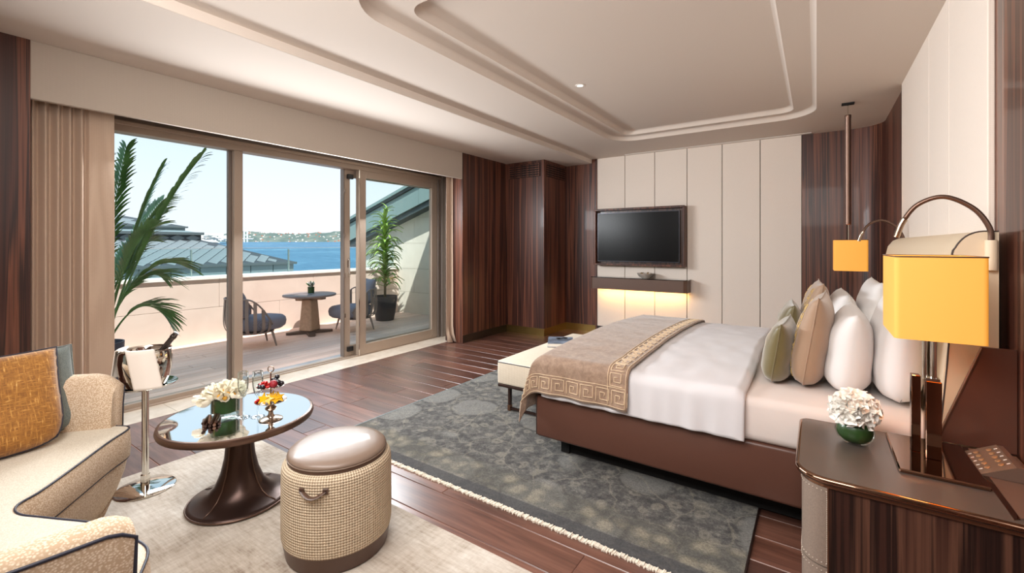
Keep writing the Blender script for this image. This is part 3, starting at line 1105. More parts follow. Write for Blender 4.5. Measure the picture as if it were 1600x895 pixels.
# ================================================================== BED
BX0, BX1, BY0, BY1 = -1.53, .422, 2.51, 4.52
bed = thing('bed', 'wide bed on a brown leather base with a white mattress', 'bed', (-.55, 3.555, 0))
bo = Vector((-.55, 3.555, 0))
def bl_(bm):
    return xform(bm, Matrix.Translation(-bo))
obj('plinth', bl_(box(-1.36, .40, 2.68, 4.38, .012, .15)), 'black_plinth', bed)
obj('foot', bl_(box(-1.42, -1.36, 2.66, 2.74, .012, .15)), 'black_plinth', bed)
obj('leather_base', bl_(box(BX0, BX1, BY0, BY1, .145, .42, .02, 3)), 'bed_leather', bed, smooth=30)
obj('base_piping', bl_(tube([(BX0 + .004, BY0 + .006, .155), (BX0 + .004, BY0 + .006, .415)], .004, 6)), 'brown_piping', bed)
obj('mattress', bl_(box(BX0 + .06, BX1, BY0 - .015, BY1 + .01, .42, .642, .045, 4)), 'sheet_linen', bed, smooth=40)

# headboard -- profile extruded along the wall
hb = thing('headboard', 'cream upholstered headboard with a rolled top and brown leather ends', 'headboard', (.54, 3.6, 0))
prof = [(.603, .02), (.424, .02), (.424, .42), (.428, .66), (.455, .98), (.463, 1.25), (.463, 1.33), (.475, 1.39), (.505, 1.435), (.545, 1.455), (.60, 1.455), (.603, 1.43), (.603, 1.0)]
def yprism(poly, y0, y1):
    bm = prism(poly, y0, y1)
    xform(bm, YX)
    bmesh.ops.recalc_face_normals(bm, faces=bm.faces)
    return bm
ho = Matrix.Translation((-.54, -3.6, 0))
obj('cushion', xform(yprism([p for p in prof], 2.585, 4.66), ho), 'headboard_leather', hb, smooth=40)
side = [(.60, .44), (.428, .60), (.455, .98), (.463, 1.33), (.475, 1.39), (.505, 1.435), (.545, 1.455), (.60, 1.455)]
obj('end_panel', xform(yprism(side, 2.56, 2.584), ho), 'headboard_leather', hb)
obj('end_piping', xform(tube([(p[0], 2.562, p[1]) for p in catmull([(p[0], 0, p[1]) for p in side[1:]], 4) for p in [(p.x, p.z)]], .0035, 6), ho), 'brown_piping', hb)
obj('leather_gusset', xform(yprism([(.628, .605), (.405, .605), (.42, .66), (.533, 1.0), (.628, 1.0)], 2.475, 2.492), ho), 'bed_leather', hb)
obj('gusset_edge', xform(tube([(.405, 2.474, .606), (.42, 2.473, .66), (.533, 2.473, 1.0)], .005, 6), ho), 'choc_tan', hb)
obj('end_panel', xform(yprism(side, 4.661, 4.68), ho), 'headboard_leather', hb)

# reading lamps curving off the headboard ends
def reading_lamp(label, yy, sgn, tip):
    t = thing('reading_lamp', label, 'reading lamp', (.575, yy, 1.30), group=None)
    obj('wall_clip', lathe([(.018, 0), (.019, .004), (.019, .116), (.018, .12)], 20), 'headboard_leather', t, smooth=40)
    pts = catmull([(0, 0, .10), (-.005, 0, .17), (-.05, .005 * sgn, .25), (-.135, .01 * sgn, .302), (-.215, .02 * sgn, .275), (-.262, .03 * sgn, .205), tip], 8)
    n = len(pts)
    k = int(n * .80)
    obj('arm', tube(pts[:k + 1], .0095, 10), 'bronze', t, smooth=True)
    obj('head', tube(pts[k:], [.0115] * (n - k), 12), 'silver_old', t, smooth=30)
    return t
reading_lamp('bronze arched reading lamp at the near end of the headboard', 2.545, 1, (-.285, .035, .135))
reading_lamp('bronze arched reading lamp at the far end of the headboard', 4.70, -1, (-.285, -.02, .135))

# ---- duvet and throw: cloth over the mattress
def crown(x, y):
    t = (y - BY0) / (BY1 - BY0)
    return .672 + .035 * sin(max(0, min(1, t)) * pi) + .006 * noise.noise(Vector((x * 3, y * 3, 0)))
def drape(a, b, s_y, z_off=0.0, hang_n=.2, hang_f=.2, foot=None, rng=.05, wave=.008, seed=0.0):
    """a: signed position along x; b: arc position across (0 = near edge). returns point"""
def across(t, hang_n, hang_f, off):
    """arc-length position t from near hem -> (y, dz) ; rounded shoulders"""
    W = BY1 - BY0 + .08 + 2 * off
    y0 = BY0 - .04 - off
    r = .06
    if t < hang_n - r:
        return y0 - .0, -(hang_n - t) + 0.0
    if t < hang_n + r:
        k = (t - (hang_n - r)) / (2 * r)
        ang = k * pi / 2
        return y0 + r * (1 - cos(ang)), -r + r * sin(ang)
    if t < hang_n + W - r:
        return y0 + r + (t - hang_n - r) * (W - 2 * r) / (W - 2 * r), 0.0
    if t < hang_n + W + r:
        k = (t - (hang_n + W - r)) / (2 * r)
        ang = k * pi / 2
        return y0 + W - r + r * sin(ang), -r + r * cos(ang)
    return y0 + W, -(t - hang_n - W)
def total(hang_n, hang_f, off):
    return hang_n + hang_f + BY1 - BY0 + .08 + 2 * off

HN = .245
def duvet_fn(u, v):
    T = total(HN, HN, 0)
    x = -1.46 + u * (1.46 - .295) + .014 * (1 - 2 * abs(v - .5)) * sin(v * 9)
    t = v * T
    y, dz = across(t, HN, HN, 0)
    z = crown(x, y) + dz
    low = max(0.0, -dz) / HN
    s = 1 if v > .5 else -1
    y += s * low * (.010 + .004 * sin(x * 31 + 2 * noise.noise(Vector((x * 4, 0, 0)))) + .003 * sin(x * 57 + 1))
    z += .006 * noise.noise(Vector((x * 9, y * 7, 2)))
    z -= max(0, (u - .97)) / .03 * .022
    z = max(z, .43)
    return Vector((x, y, z))
dv = obj('duvet', grid_surface(duvet_fn, 90, 150), 'bed_linen', smooth=True)
tag(dv, 'white duvet spread over the middle of the bed', 'duvet')
s_ = dv.modifiers.new('thickness', 'SOLIDIFY'); s_.thickness = .02; s_.offset = -1

FH = .36
def throw_fn(u, v, off=.0):
    LX = .63
    T = total(.235, .235, .012)
    a = u * (FH + LX)                       # arc position from foot hem
    y, dz = across(v * T, .235, .235, .012)
    s = 1 if v > .5 else -1
    r = .06
    xe = -1.512
    if a < FH - r:
        x, dx = xe, -(FH - a)
    elif a < FH + r:
        k = (a - FH + r) / (2 * r) * pi / 2
        x, dx = xe + r * (1 - cos(k)), -r + r * sin(k)
    else:
        x, dx = xe + r + (a - FH - r), 0.0
    A, B = max(0, -dx), max(0, -dz)
    z = crown(max(x, -1.5), y) + .02
    if A > 0 and B > 0:
        m = min(A, B)
        z -= max(A, B) + .35 * m
        x -= .22 * m
        y += s * .10 * m
    else:
        z -= A + B
    lowB = B / .235
    y += s * lowB * (.016 + .010 * sin(x * 26))
    lowA = A / FH
    x -= lowA * (.045 + .018 * sin(y * 13) + .01 * sin(y * 31))
    p = Vector((x, y, z + .004 * noise.noise(Vector((x * 8, y * 8, 5)))))
    if off:
        e1 = .004
        pu = throw_fn(min(1, u + e1), v) - throw_fn(max(0, u - e1), v)
        pv = throw_fn(u, min(1, v + e1)) - throw_fn(u, max(0, v - e1))
        nn = pu.cross(pv)
        if nn.length > 0:
            nn.normalize()
            p = p + nn * off
    return p
tw_ = obj('bed_throw', grid_surface(throw_fn, 90, 160), 'taupe_velvet', smooth=True)
tag(tw_, 'taupe velvet throw with a Greek key border across the foot of the bed', 'throw')
s_ = tw_.modifiers.new('thickness', 'SOLIDIFY'); s_.thickness = .008; s_.offset = -1
# Greek key embroidery, laid on the cloth
LT, LU = total(.235, .235, .012), FH + .63
def key_path(n, cell):
    """running square spirals as (along, across) polylines, unit cell"""
    out = []
    for i in range(n):
        o = i * 1.0
        out.append([(o + .06, .08), (o + .06, .92), (o + .86, .92), (o + .86, .22), (o + .30, .22), (o + .30, .66), (o + .58, .66), (o + .58, .44)])
    return out
def stitch(poly, fn, w, bm):
    # densify and build flat ribbon quads on the cloth
    P = []
    for a, b in zip(poly[:-1], poly[1:]):
        L = hypot(b[0] - a[0], b[1] - a[1])
        k = max(2, int(L / .012))
        for i in range(k):
            P.append((a[0] + (b[0] - a[0]) * i / k, a[1] + (b[1] - a[1]) * i / k))
    P.append(poly[-1])
    add_tube(bm, [fn(*q) for q in P], w, 5, flat=.6)
bm = bmesh.new()
cw = .098
for pl in key_path(10, cw):
    # hem along the near side
    stitch([((p[0] * cw + FH - .255), (p[1] * .095 + .018)) for p in pl], lambda a, b: throw_fn(min(1, max(0, a / LU)), b / LT, .002), .0036, bm)
for pl in key_path(24, cw):
    # border along the edge towards the pillows
    stitch([(LU - .02 - p[1] * .095, .125 + p[0] * cw) for p in pl], lambda a, b: throw_fn(a / LU, min(1, b / LT), .002), .0036, bm)
for c in (.012, .122):
    stitch([(FH - .3, c), (LU - .012, c)], lambda a, b: throw_fn(min(1, max(0, a / LU)), b / LT, .002), .003, bm)
for c in (.012, .122):
    stitch([(LU - c, .012), (LU - c, LT - .3)], lambda a, b: throw_fn(a / LU, b / LT, .002), .003, bm)
obj('key_border', bm, 'key_thread', tw_, smooth=True, kind='stuff')

# ---- pillows
def pil_xy(a, b, w, h, pinch):
    if b >= 0:
        return a * w / 2 * (1 - pinch * (1 - b * b)), b * h / 2 * (1 - pinch * (1 - a * a))
    return a * w / 2 * (1 - pinch - .13 * b ** 4), b * h / 2 * (1 - pinch * .6 - .12 * a ** 4)
def pillow_mesh(w, h, t, seed=0, pinch=.07, flange=0.0, n=26, wr=.012):
    bm = bmesh.new()
    def fn_side(sg):
        def fn(u, v):
            a, b = u * 2 - 1, v * 2 - 1
            ea, eb = 1 - abs(a) ** 3.2, 1 - abs(b) ** (2.2 if b > 0 else 5)
            th = t / 2 * max(0, ea * eb) ** .5
            x, y = pil_xy(a, b, w, h, pinch)
            th += wr * noise.noise(Vector((a * 2.2 + seed, b * 2.2, sg * 3.0))) * max(0, ea * eb)
            return Vector((x, y + .02 * noise.noise(Vector((a * 1.3, seed, 1))) * (1 - abs(b)), sg * max(th, .0025)))
        return fn
    for sg in (1, -1):
        g0 = len(bm.verts)
        grid_surface(fn_side(sg), n, n, bm=bm)
        if sg < 0:
            bm.faces.ensure_lookup_table()
            for f in bm.faces[n * n:]:
                f.normal_flip()
    bmesh.ops.remove_doubles(bm, verts=bm.verts, dist=.0052)
    if flange:
        pass
    return bm

def edge_loop(w, h, pinch, k=14, z=0):
    pts = []
    for (a0, b0, a1, b1) in ((-1, -1, 1, -1), (1, -1, 1, 1), (1, 1, -1, 1), (-1, 1, -1, -1)):
        for i in range(k):
            a = a0 + (a1 - a0) * i / k; b = b0 + (b1 - b0) * i / k
            pts.append((*pil_xy(a, b, w, h, pinch), z))
    return pts

def stand_pillow(name, label, cat, mat, w, h, t, x, y, z, lean, yaw=0.0, seed=0, piping=None, group=None, pinch=.07, roll=0.0):
    """pillow standing on an edge, broad face to -x, width along y; (x,y,z) = bottom edge centre"""
    M = Matrix.Translation((x, y, z)) @ Matrix.Rotation(yaw, 4, 'Z') @ Matrix.Rotation(lean, 4, 'Y') @ Matrix.Rotation(roll, 4, 'X') @ Matrix.Translation((0, 0, h / 2 * (1 - pinch * .4))) @ Matrix(((0, 0, -1, 0), (-1, 0, 0, 0), (0, 1, 0, 0), (0, 0, 0, 1)))
    root = obj(name, pillow_mesh(w, h, t, seed, pinch), mat, smooth=True)
    root.matrix_world = M
    tag(root, label, cat, group)
    if piping:
        obj('piping', tube(edge_loop(w, h, pinch), .0035, 6, closed=True), piping, root, smooth=True)
    return root
ZM = .645
R_ = radians
NY, FY = 3.0, 4.05
stand_pillow('pillow', 'cream pillow leaning on the headboard nearest the table lamp', 'pillow', 'pillow_linen', .72, .52, .20, .315, NY - .02, ZM, R_(4), 0, 1)
stand_pillow('pillow', 'cream pillow leaning on the far half of the headboard', 'pillow', 'pillow_linen', .72, .52, .20, .315, FY + .05, ZM, R_(4), 0, 2)
stand_pillow('pillow', 'bright white pillow in front of the near cream pillow', 'pillow', 'pillow_linen', .70, .43, .21, .12, NY + .01, ZM, R_(6), R_(-1), 3)
stand_pillow('pillow', 'bright white pillow in front of the far cream pillow', 'pillow', 'pillow_linen', .70, .43, .21, .12, FY, ZM, R_(6), R_(1), 4)
def key_cushion(label, y, seed, yaw):
    c = stand_pillow('cushion', label, 'cushion', 'tan_silk', .52, .50, .17, -.05, y, ZM, R_(9), yaw, seed, 'tan_silk', 'Greek key cushions')
    bm = bmesh.new()
    def on(a, b):
        ea, eb = 1 - abs(a) ** 3.2, 1 - abs(b) ** (2.2 if b > 0 else 5)
        th = .17 / 2 * max(0, ea * eb) ** .5
        th += .012 * noise.noise(Vector((a * 2.2 + seed, b * 2.2, 3.0))) * max(0, ea * eb)
        qx, qy = pil_xy(a, b, .52, .50, .07)
        return Vector((qx, qy + .02 * noise.noise(Vector((a * 1.3, seed, 1))) * (1 - abs(b)), th + .0025))
    for xx in (-.62, .62):
        for pl in key_path(8, 1):
            q = [(xx + (p[1] - .5) * .26, -.86 + p[0] * .215) for p in pl]
            P = []
            for a, b in zip(q[:-1], q[1:]):
                for i in range(6):
                    P.append((a[0] + (b[0] - a[0]) * i / 6, a[1] + (b[1] - a[1]) * i / 6))
            P.append(q[-1])
            add_tube(bm, [on(*p_) for p_ in P], .0028, 5, flat=.6)
    obj('key_border', bm, 'key_thread_gold', c, kind='stuff')
    return c
key_cushion('tan silk cushion with gold Greek key border, nearer of the two', 2.98, 5, R_(-4))
key_cushion('tan silk cushion with gold Greek key border, farther of the two', 4.02, 6, R_(3))
stand_pillow('cushion', 'small olive-green silk cushion, nearer of the pair', 'cushion', 'sage_silk', .46, .345, .15, -.195, 2.96, ZM, R_(9), R_(-3), 7, 'sage_silk', 'olive silk cushions')
stand_pillow('cushion', 'small olive-green silk cushion, farther of the pair', 'cushion', 'sage_silk', .46, .345, .15, -.195, 3.88, ZM, R_(9), R_(4), 8, 'sage_silk', 'olive silk cushions')

# ================================================================== BENCH
bn = thing('bench', 'cream woven bench with dark legs at the foot of the bed', 'bench', (-1.93, 3.66, .011))
bx0, bx1, by0, by1 = -.255, .255, -.69, .69
obj('seat_cushion', box(bx0, bx1, by0, by1, .245, .437, .018, 3), 'bench_weave', bn, smooth=40)
obj('piping', tube([(x_, y_, .424) for x_, y_ in rrect(bx0 + .002, bx1 - .002, by0 + .002, by1 - .002, .015, 4)], .004, 6, closed=True), 'navy_piping', bn)
obj('seat_frame', box(bx0 + .004, bx1 - .004, by0 + .004, by1 - .004, .222, .244, .004, 1), 'bronze_dark', bn)
for sx in (-1, 1):
    for sy in (-1, 1):
        lg = obj('leg', box(sx * .20 - .012, sx * .20 + .012, sy * .58 - .016, sy * .58 + .016, .05, .222, .003, 1), 'bronze_dark', bn)
        obj('foot_tip', box(sx * .20 - .0125, sx * .20 + .0125, sy * .58 - .0165, sy * .58 + .0165, .0, .05), 'copper_edge', lg)
for sy in (-1, 1):
    obj('stretcher', box(-.188, .188, sy * .58 - .01, sy * .58 + .01, .012, .028), 'bronze_dark', bn)

bk = thing('book', 'illustrated hardback book lying on the bench', 'book', (-2.035, 3.80, .451), R_(28))
obj('pages', box(-.115, .115, -.15, .15, .003, .032), 'paper', bk)
obj('cover', box(-.12, .12, -.155, .155, .032, .036, .001, 1), 'book_cover', bk)
obj('cover', box(-.12, .12, -.155, .155, 0, .003), 'book_cover', bk)
gl = thing('eyeglasses', 'folded dark eyeglasses lying on the book', 'eyeglasses', (-2.02, 3.80, .4885), R_(50))
for s in (-1, 1):
    ri = [(s * .032 + .024 * cos(a), .018 * sin(a), .018) for a in [2 * pi * i / 16 for i in range(16)]]
    obj('lens_rim', tube(ri, .0035, 6, closed=True), 'black_plastic', gl)
    obj('temple', tube([(s * .058, 0, .018), (s * .055, .02, .012), (-s * .02, .055, .003)], .003, 6), 'black_plastic', gl)
obj('bridge', tube([(-.009, 0, .02), (.009, 0, .02)], .003, 6), 'black_plastic', gl)

# ================================================================== NIGHTSTAND
nsd = thing('nightstand', 'dark lacquered nightstand with rounded corner and shagreen drawer ends', 'nightstand', (.28, 2.23, 0))
no = Matrix.Translation((-.28, -2.23, 0))
def ns(bm): return xform(bm, no)
def ns_out(x0, x1, y0, y1, r):
    pts = []
    for cx, cy, a, rr in ((x1 - .05, y1 - .02, 0, 0), (x0 + .03, y1 - .03, 90, .03), (x0 + r, y0 + r, 180, r), (x1 - .09, y0 + .09, 270, .09)):
        if rr == 0:
            pts.append((x1, y1)); continue
        for i in range(9):
            t = radians(a + 90 * i / 8)
            pts.append((cx + rr * cos(t), cy + rr * sin(t)))
    return pts
obj('top', ns(prism(ns_out(-.055, .625, 1.875, 2.468, .09), .575, .60)), 'stand_satin', nsd)
obj('top_bevel', ns(tube([(x_, y_, .589) for x_, y_ in ns_out(-.055, .625, 1.875, 2.468, .09)], .0115, 8, closed=True)), 'smoked_mirror', nsd, smooth=True)
obj('copper_band', ns(prism(ns_out(-.048, .62, 1.882, 2.463, .085), .562, .575)), 'copper_edge', nsd)
obj('mitre_strip', ns(prism([(.474, 1.892), (.490, 1.905), (.490, 2.46), (.474, 2.46)], .6, .603)), 'smoked_mirror', nsd)
obj('leather_corner', ns(prism([(.491, 1.91), (.60, 1.96), (.622, 2.02), (.622, 2.46), (.491, 2.46)], .6, .6025)), 'shelf_leather', nsd)
obj('body', ns(prism([(.03, 1.893), (.53, 1.893), (.575, 1.91), (.605, 1.95), (.615, 2.0), (.615, 2.46), (.03, 2.46)], .03, .562)), 'rosewood_dark', nsd)
# two drawer fronts wrap the rounded corner on the bed side
arc = [(-.045, 2.45)] + [(-.045 + .08 - .08 * cos(t), 1.885 + .08 - .08 * sin(t)) for t in [radians(a) for a in range(0, 91, 10)]]
for z0, z1 in ((.285, .56), (.03, .280)):
    pl = [(x_, y_) for x_, y_ in arc] + [(.0348, 1.90), (.03, 2.445)]
    dr = obj('drawer_front', ns(prism(pl, z0, z1)), 'shagreen', nsd, smooth=25)
    bm = bmesh.new()
    for zz in (z0 + .012, z1 - .012):
        for i in range(len(arc) - 1):
            a, b = Vector((*arc[i], zz)), Vector((*arc[i + 1], zz))
            k = max(1, int((b - a).length / .0075))
            for j in range(k):
                p = a + (b - a) * ((j + .5) / k)
                nrm_ = Vector((-1, 0, 0)) if i == 0 else Vector((p.x - .035, p.y - 1.965, 0)).normalized()
                p = p + nrm_ * .0008
                add_box(bm, p.x - .0016, p.x + .0016, p.y - .0016, p.y + .0016, p.z - .0008, p.z + .0008)
    z = z0 + .012
    while z < z1 - .012:
        add_box(bm, .0285, .0301, 1.883, 1.8855, z, z + .004)
        z += .0075
    obj('stitching', ns(bm), 'stitch', dr, kind='stuff')
obj('corner_post', ns(box(-.047, -.038, 2.452, 2.464, .03, .562)), 'black_gap', nsd)
obj('copper_trim', ns(box(.0305, .0345, 1.879, 1.8925, .03, .562)), 'copper_edge', nsd)
obj('plinth', ns(box(-.02, .60, 1.92, 2.45, 0, .03)), 'black_plinth', nsd)

# ---- table lamp
tl_ = thing('table_lamp', 'table lamp with box shade and mirrored bronze stem on the nightstand', 'table lamp', (.345, 2.235, .604))
def shade(parent, x0, x1, y0, y1, z0, z1, r=.016):
    bm = bmesh.new()
    lo, li = rrect(x0, x1, y0, y1, r, 5), rrect(x0 + .004, x1 - .004, y0 + .004, y1 - .004, r - .004, 5)
    n = len(lo)
    V = [[bm.verts.new((*p, z)) for p in lp] for lp, z in ((lo, z0), (lo, z1), (li, z1), (li, z0))]
    for k in range(4):
        A, B = V[k], V[(k + 1) % 4]
        for i in range(n):
            bm.faces.new((A[i], A[(i + 1) % n], B[(i + 1) % n], B[i]))
    bmesh.ops.recalc_face_normals(bm, faces=bm.faces)
    s = obj('lamp_shade', bm, 'lamp_shade_silk', parent, smooth=30)
    obj('shade_rim', tube([(*p, z1) for p in lo], .0025, 5, closed=True), 'silver_old', s)
    return s
shade(tl_, -.118, .118, -.175, .165, .468, .756)
obj('diffuser', box(-.11, .11, -.165, .155, .716, .719), 'lamp_shade_silk', tl_)
bm = box(-.105, .125, -.17, .205, -.004, .010, .004, 1)
obj('base', bm, 'smoked_mirror', tl_)
obj('stem', box(-.045, -.018, .035, .075, .010, .30, .002, 1), 'smoked_mirror', tl_)
obj('stem', box(-.012, .032, -.018, .030, .010, .295, .002, 1), 'smoked_mirror', tl_)
obj('collar', box(-.012, .028, -.012, .026, .295, .305), 'chrome', tl_)
obj('neck', tube([(-.01, .015, .295), (-.012, .015, .52)], .0075, 12), 'chrome', tl_, smooth=40)
obj('neck', tube([(.012, .005, .295), (.012, .005, .52)], .0095, 12), 'chrome', tl_, smooth=40)
obj('bulb', lathe([(.004, .44), (.012, .455), (.016, .49), (.03, .54), (.032, .57), (.02, .60), (.004, .605)], 16, (.025, .01, 0)), 'bulb_glow', tl_, smooth=True)
ll = light('table_lamp_light', 'POINT', (.36, 2.24, 1.26), 2.6, (1.0, .66, .30), shadow_soft_size=.05)

# ---- pendant lamp
pn = thing('pendant_lamp', 'pendant lamp with box shade on a bronze rod beyond the bed', 'pendant lamp', (.253, 5.44, 0))
obj('ceiling_bracket', box(-.05, .05, -.035, .035, ZC - .012, ZC), 'black_gap', pn)
obj('hanger', tube([(0, 0, ZC - .012), (0, 0, 2.66)], .006, 8), 'chrome', pn)
obj('rod', lathe([(.02, 1.60), (.024, 1.605), (.024, 2.64), (.026, 2.645), (.026, 2.67), (.01, 2.675)], 16), 'bronze', pn, smooth=30)
obj('neck', tube([(0, 0, 1.44), (0, 0, 1.62)], .010, 10), 'chrome', pn)
shade(pn, -.115, .145, -.16, .16, 1.155, 1.45)
light('pendant_light', 'POINT', (.26, 5.44, 1.32), 3.0, (1.0, .66, .30), shadow_soft_size=.05)

# ---- keypad
kp = thing('bedside_keypad', 'sloping bronze bedside control keypad with two columns of buttons', 'keypad', (.468, 2.30, .6035), R_(0))
bm = prism([(0, 0), (.118, 0), (.105, .048), (.09, .048)], -.11, .10)
xform(bm, YX); bmesh.ops.recalc_face_normals(bm, faces=bm.faces)
obj('case', bm, 'shelf_leather', kp)
tilt = atan2(.048, .09)
Mk = Matrix.Translation((0, 0, 0)) @ Matrix.Rotation(-tilt, 4, 'Y')
obj('face_plate', xform(box(.002, .100, -.11, .10, .0005, .0025), Mk), 'keypad_metal', kp)
for cx in (.032, .070):
    for i in range(5):
        b = lathe([(.008, .0025), (.0085, .005), (.006, .006)], 12, (cx, -.07 + i * .034, 0))
        xform(b, Mk)
        obj('button', b, 'keypad_button', kp)
        m_ = box(cx + (.014 if cx > .06 else -.024), cx + (.024 if cx > .06 else -.014), -.073 + i * .034, -.067 + i * .034, .0025, .003)
        xform(m_, Mk)
        obj('label_mark', m_, 'print_white', kp)

# ---- hydrangea in a globe vase
fv = thing('globe_vase', 'round glass vase lined with a green leaf on the nightstand', 'vase', (.127, 2.27, .6005))
fv.scale = (1.25, 1.25, 1.25)
obj('glass', lathe([(.018, 0), (.032, .003), (.047, .018), (.053, .038), (.049, .060), (.040, .074), (.041, .078)], 28, cap=False), 'vase_glass', fv, smooth=True)
obj('leaf_lining', lathe([(.004, .006), (.030, .008), (.044, .021), (.049, .038), (.046, .058), (.038, .070), (.02, .072)], 28), 'leaf_wrap', fv, smooth=True)
fl = thing('white_bloom', 'large ruffled white bloom filling the globe vase', 'flower', (.127, 2.27, .686))
fl.scale = (1.04, 1.04, 1.0)
rp = random.Random(21)
core = lathe([(.012, -.012), (.045, 0), (.06, .03), (.058, .07), (.04, .10), (.005, .11)], 20)
obj('bloom_core', core, 'petal_white', fl, smooth=True)
def ruffle(sz, seed):
    def fn(u, v):
        a = (u - .5) * 2.3
        r = sz * v
        wv = .20 * sz * v * sin(a * 6 + seed) * v + .12 * sz * v * sin(a * 11 + seed * 2) * v
        return Vector((r * sin(a), .12 * sz * v * v + wv, r * cos(a) * .9))
    return grid_surface(fn, 22, 5)
petals = [finish(ruffle(.046, s), 'petal') for s in (0.3, 1.7, 3.1)]
for m_ in petals:
    m_.materials.append(MATS['petal_white'])
    for p in m_.polygons: p.use_smooth = True
for i in range(120):
    zc = 1 - 2 * (i + .5) / 120
    th_ = i * 2.39996
    if zc < -.62: continue
    d = Vector((sqrt(1 - zc * zc) * cos(th_), sqrt(1 - zc * zc) * sin(th_), zc))
    o = bpy.data.objects.new('petal', petals[i % 3]); COL.objects.link(o); o.parent = fl
    c = Vector((0, 0, .05)) + Vector((d.x * .048, d.y * .048, d.z * .042))
    q = d.to_track_quat('Z', 'Y')
    o.matrix_local = Matrix.Translation(c) @ q.to_matrix().to_4x4() @ Matrix.Rotation(rp.uniform(0, 6.28), 4, 'Z') @ Matrix.Rotation(rp.uniform(.2, .8), 4, 'X')
    s = rp.uniform(.75, 1.05); o.scale = (s, s, s)

# ================================================================== TELEVISION, SHELF
tv = thing('television', 'wall television in a glossy rosewood box frame', 'television', (-2.22, 6.575, 1.09))
tx = Matrix.Translation((0, 0, 0))
obj('screen', box(-.63, .60, -.004, .02, .07, .80, .004, 1), 'tv_black', tv)
obj('screen_bezel', box(-.64, .61, .0, .03, .058, .812), 'tv_trim', tv)
for a in (((-.685, .685, -.04, .10, .845, .872)), (-.685, .685, -.04, .10, .0, .027), (-.685, -.658, -.04, .10, .027, .845), (.655, .685, -.04, .10, .027, .845)):
    obj('frame', box(*a, .003, 1), 'rosewood', tv)
obj('frame_trim', tube([(-.686, -.041, .001), (.686, -.041, .001), (.686, -.041, .873), (-.686, -.041, .873)], .003, 5, closed=True), 'copper_edge', tv)
obj('back_board', box(-.66, .66, .06, .10, .02, .85), 'rosewood_dark', tv)
sh = thing('wall_shelf', 'floating brown leather shelf lit from below under the television', 'shelf', (-2.195, 6.55, .73))
obj('body', prism([(-.715, -.10), (-.69, -.12), (.67, -.12), (.715, -.09), (.715, .12), (-.715, .12)], 0, .172), 'shelf_leather', sh)
obj('glass_top', prism([(-.72, -.105), (-.69, -.128), (.672, -.128), (.722, -.092), (.722, .12), (-.72, .12)], .172, .182), 'shelf_glass', sh)
obj('light_strip', box(-.66, .66, .085, .10, -.006, -.001), 'led_warm', sh)
lsh = light('shelf_glow', 'AREA', (-2.195, 6.60, .715), 5.5, (1.0, .56, .18), shape='RECTANGLE', size=1.3, size_y=.04)
aim(lsh, (0, .25, -1))
bw_ = thing('shell_bowl', 'small pale shell-patterned bowl on the floating shelf', 'bowl', (-2.08, 6.53, .912))
obj('bowl', lathe([(.05, 0), (.055, .006), (.10, .03), (.125, .07), (.13, .075), (.121, .073), (.095, .035), (.04, .012), (.002, .01)], 32), 'bowl_shell', bw_, smooth=50)
for i in range(5):
    a = i * 1.26
    obj('ornament', lathe([(.002, -.02), (.018, -.012), (.024, 0), (.018, .012), (.002, .02)], 12, (.06 * cos(a), .06 * sin(a), .068)), 'brass' if i % 2 else 'bowl_shell', bw_, smooth=True)
# ================================================================== SOFA
so = thing('curved_sofa', 'curved sofa in cream woven fabric with navy piping', 'sofa', (-2.4, .2, .011))
SO = Matrix.Translation((2.4, -.2, -.011))
cl = [(-3.03, .755), (-3.17, .57), (-3.30, .25), (-3.25, -.12), (-2.97, -.42), (-2.4, -.55), (-1.85, -.42), (-1.57, -.14), (-1.49, .14), (-1.47, .39)]
clp = catmull([(a, b, 0) for a, b in cl], 9)
front = [(-1.62, .465), (-1.71, .503), (-1.80, .50), (-1.96, .478), (-2.2, .365), (-2.31, .315), (-2.39, .32), (-2.45, .385), (-2.57, .487), (-2.80, .672), (-2.90, .765), (-2.96, .785)]
fp = catmull([(-1.47, .375, 0)] + [(a, b, 0) for a, b in front] + [(-3.03, .745, 0)], 6)
seat_out = [Vector((p.x, p.y, 0)) for p in clp] + fp[1:-1]
def offset_loop(pts, d):
    n = len(pts); out = []
    for i in range(n):
        t = (pts[(i + 2) % n] - pts[i - 2])
        nn = Vector((t.y, -t.x, 0))
        nn = nn.normalized() if nn.length > 1e-9 else Vector((0, 0, 0))
        out.append(pts[i] - nn * d)
    return out
area = sum(seat_out[i].x * seat_out[(i + 1) % len(seat_out)].y - seat_out[(i + 1) % len(seat_out)].x * seat_out[i].y for i in range(len(seat_out)))
sgn = 1 if area > 0 else -1
def loft(levels, cap_top=True, cap_bot=True):
    bm = bmesh.new(); prev = None; rings = []
    for d, z in levels:
        lp = offset_loop(seat_out, sgn * d)
        ring = [bm.verts.new((p.x, p.y, z)) for p in lp]
        if prev:
            for i in range(len(ring)):
                bm.faces.new((prev[i], prev[(i + 1) % len(ring)], ring[(i + 1) % len(ring)], ring[i]))
        prev = ring; rings.append(ring)
    if cap_bot: bm.faces.new(list(reversed(rings[0])))
    if cap_top: bm.faces.new(rings[-1])
    bmesh.ops.recalc_face_normals(bm, faces=bm.faces)
    return bm
obj('base', xform(loft([(.13, .015), (.10, .06), (.05, .16), (.02, .25), (.012, .30), (.02, .306)]), SO), 'sofa_weave', so, smooth=50)
obj('seat_cushion', xform(loft([(.012, .307), (.0, .318), (-.004, .38), (.0, .446), (.006, .456)], cap_top=True), SO), 'sofa_weave', so, smooth=50)
obj('seat_top', xform(loft([(.008, .452), (.012, .459), (.03, .463)], cap_bot=False), SO), 'sofa_seat', so, smooth=60)
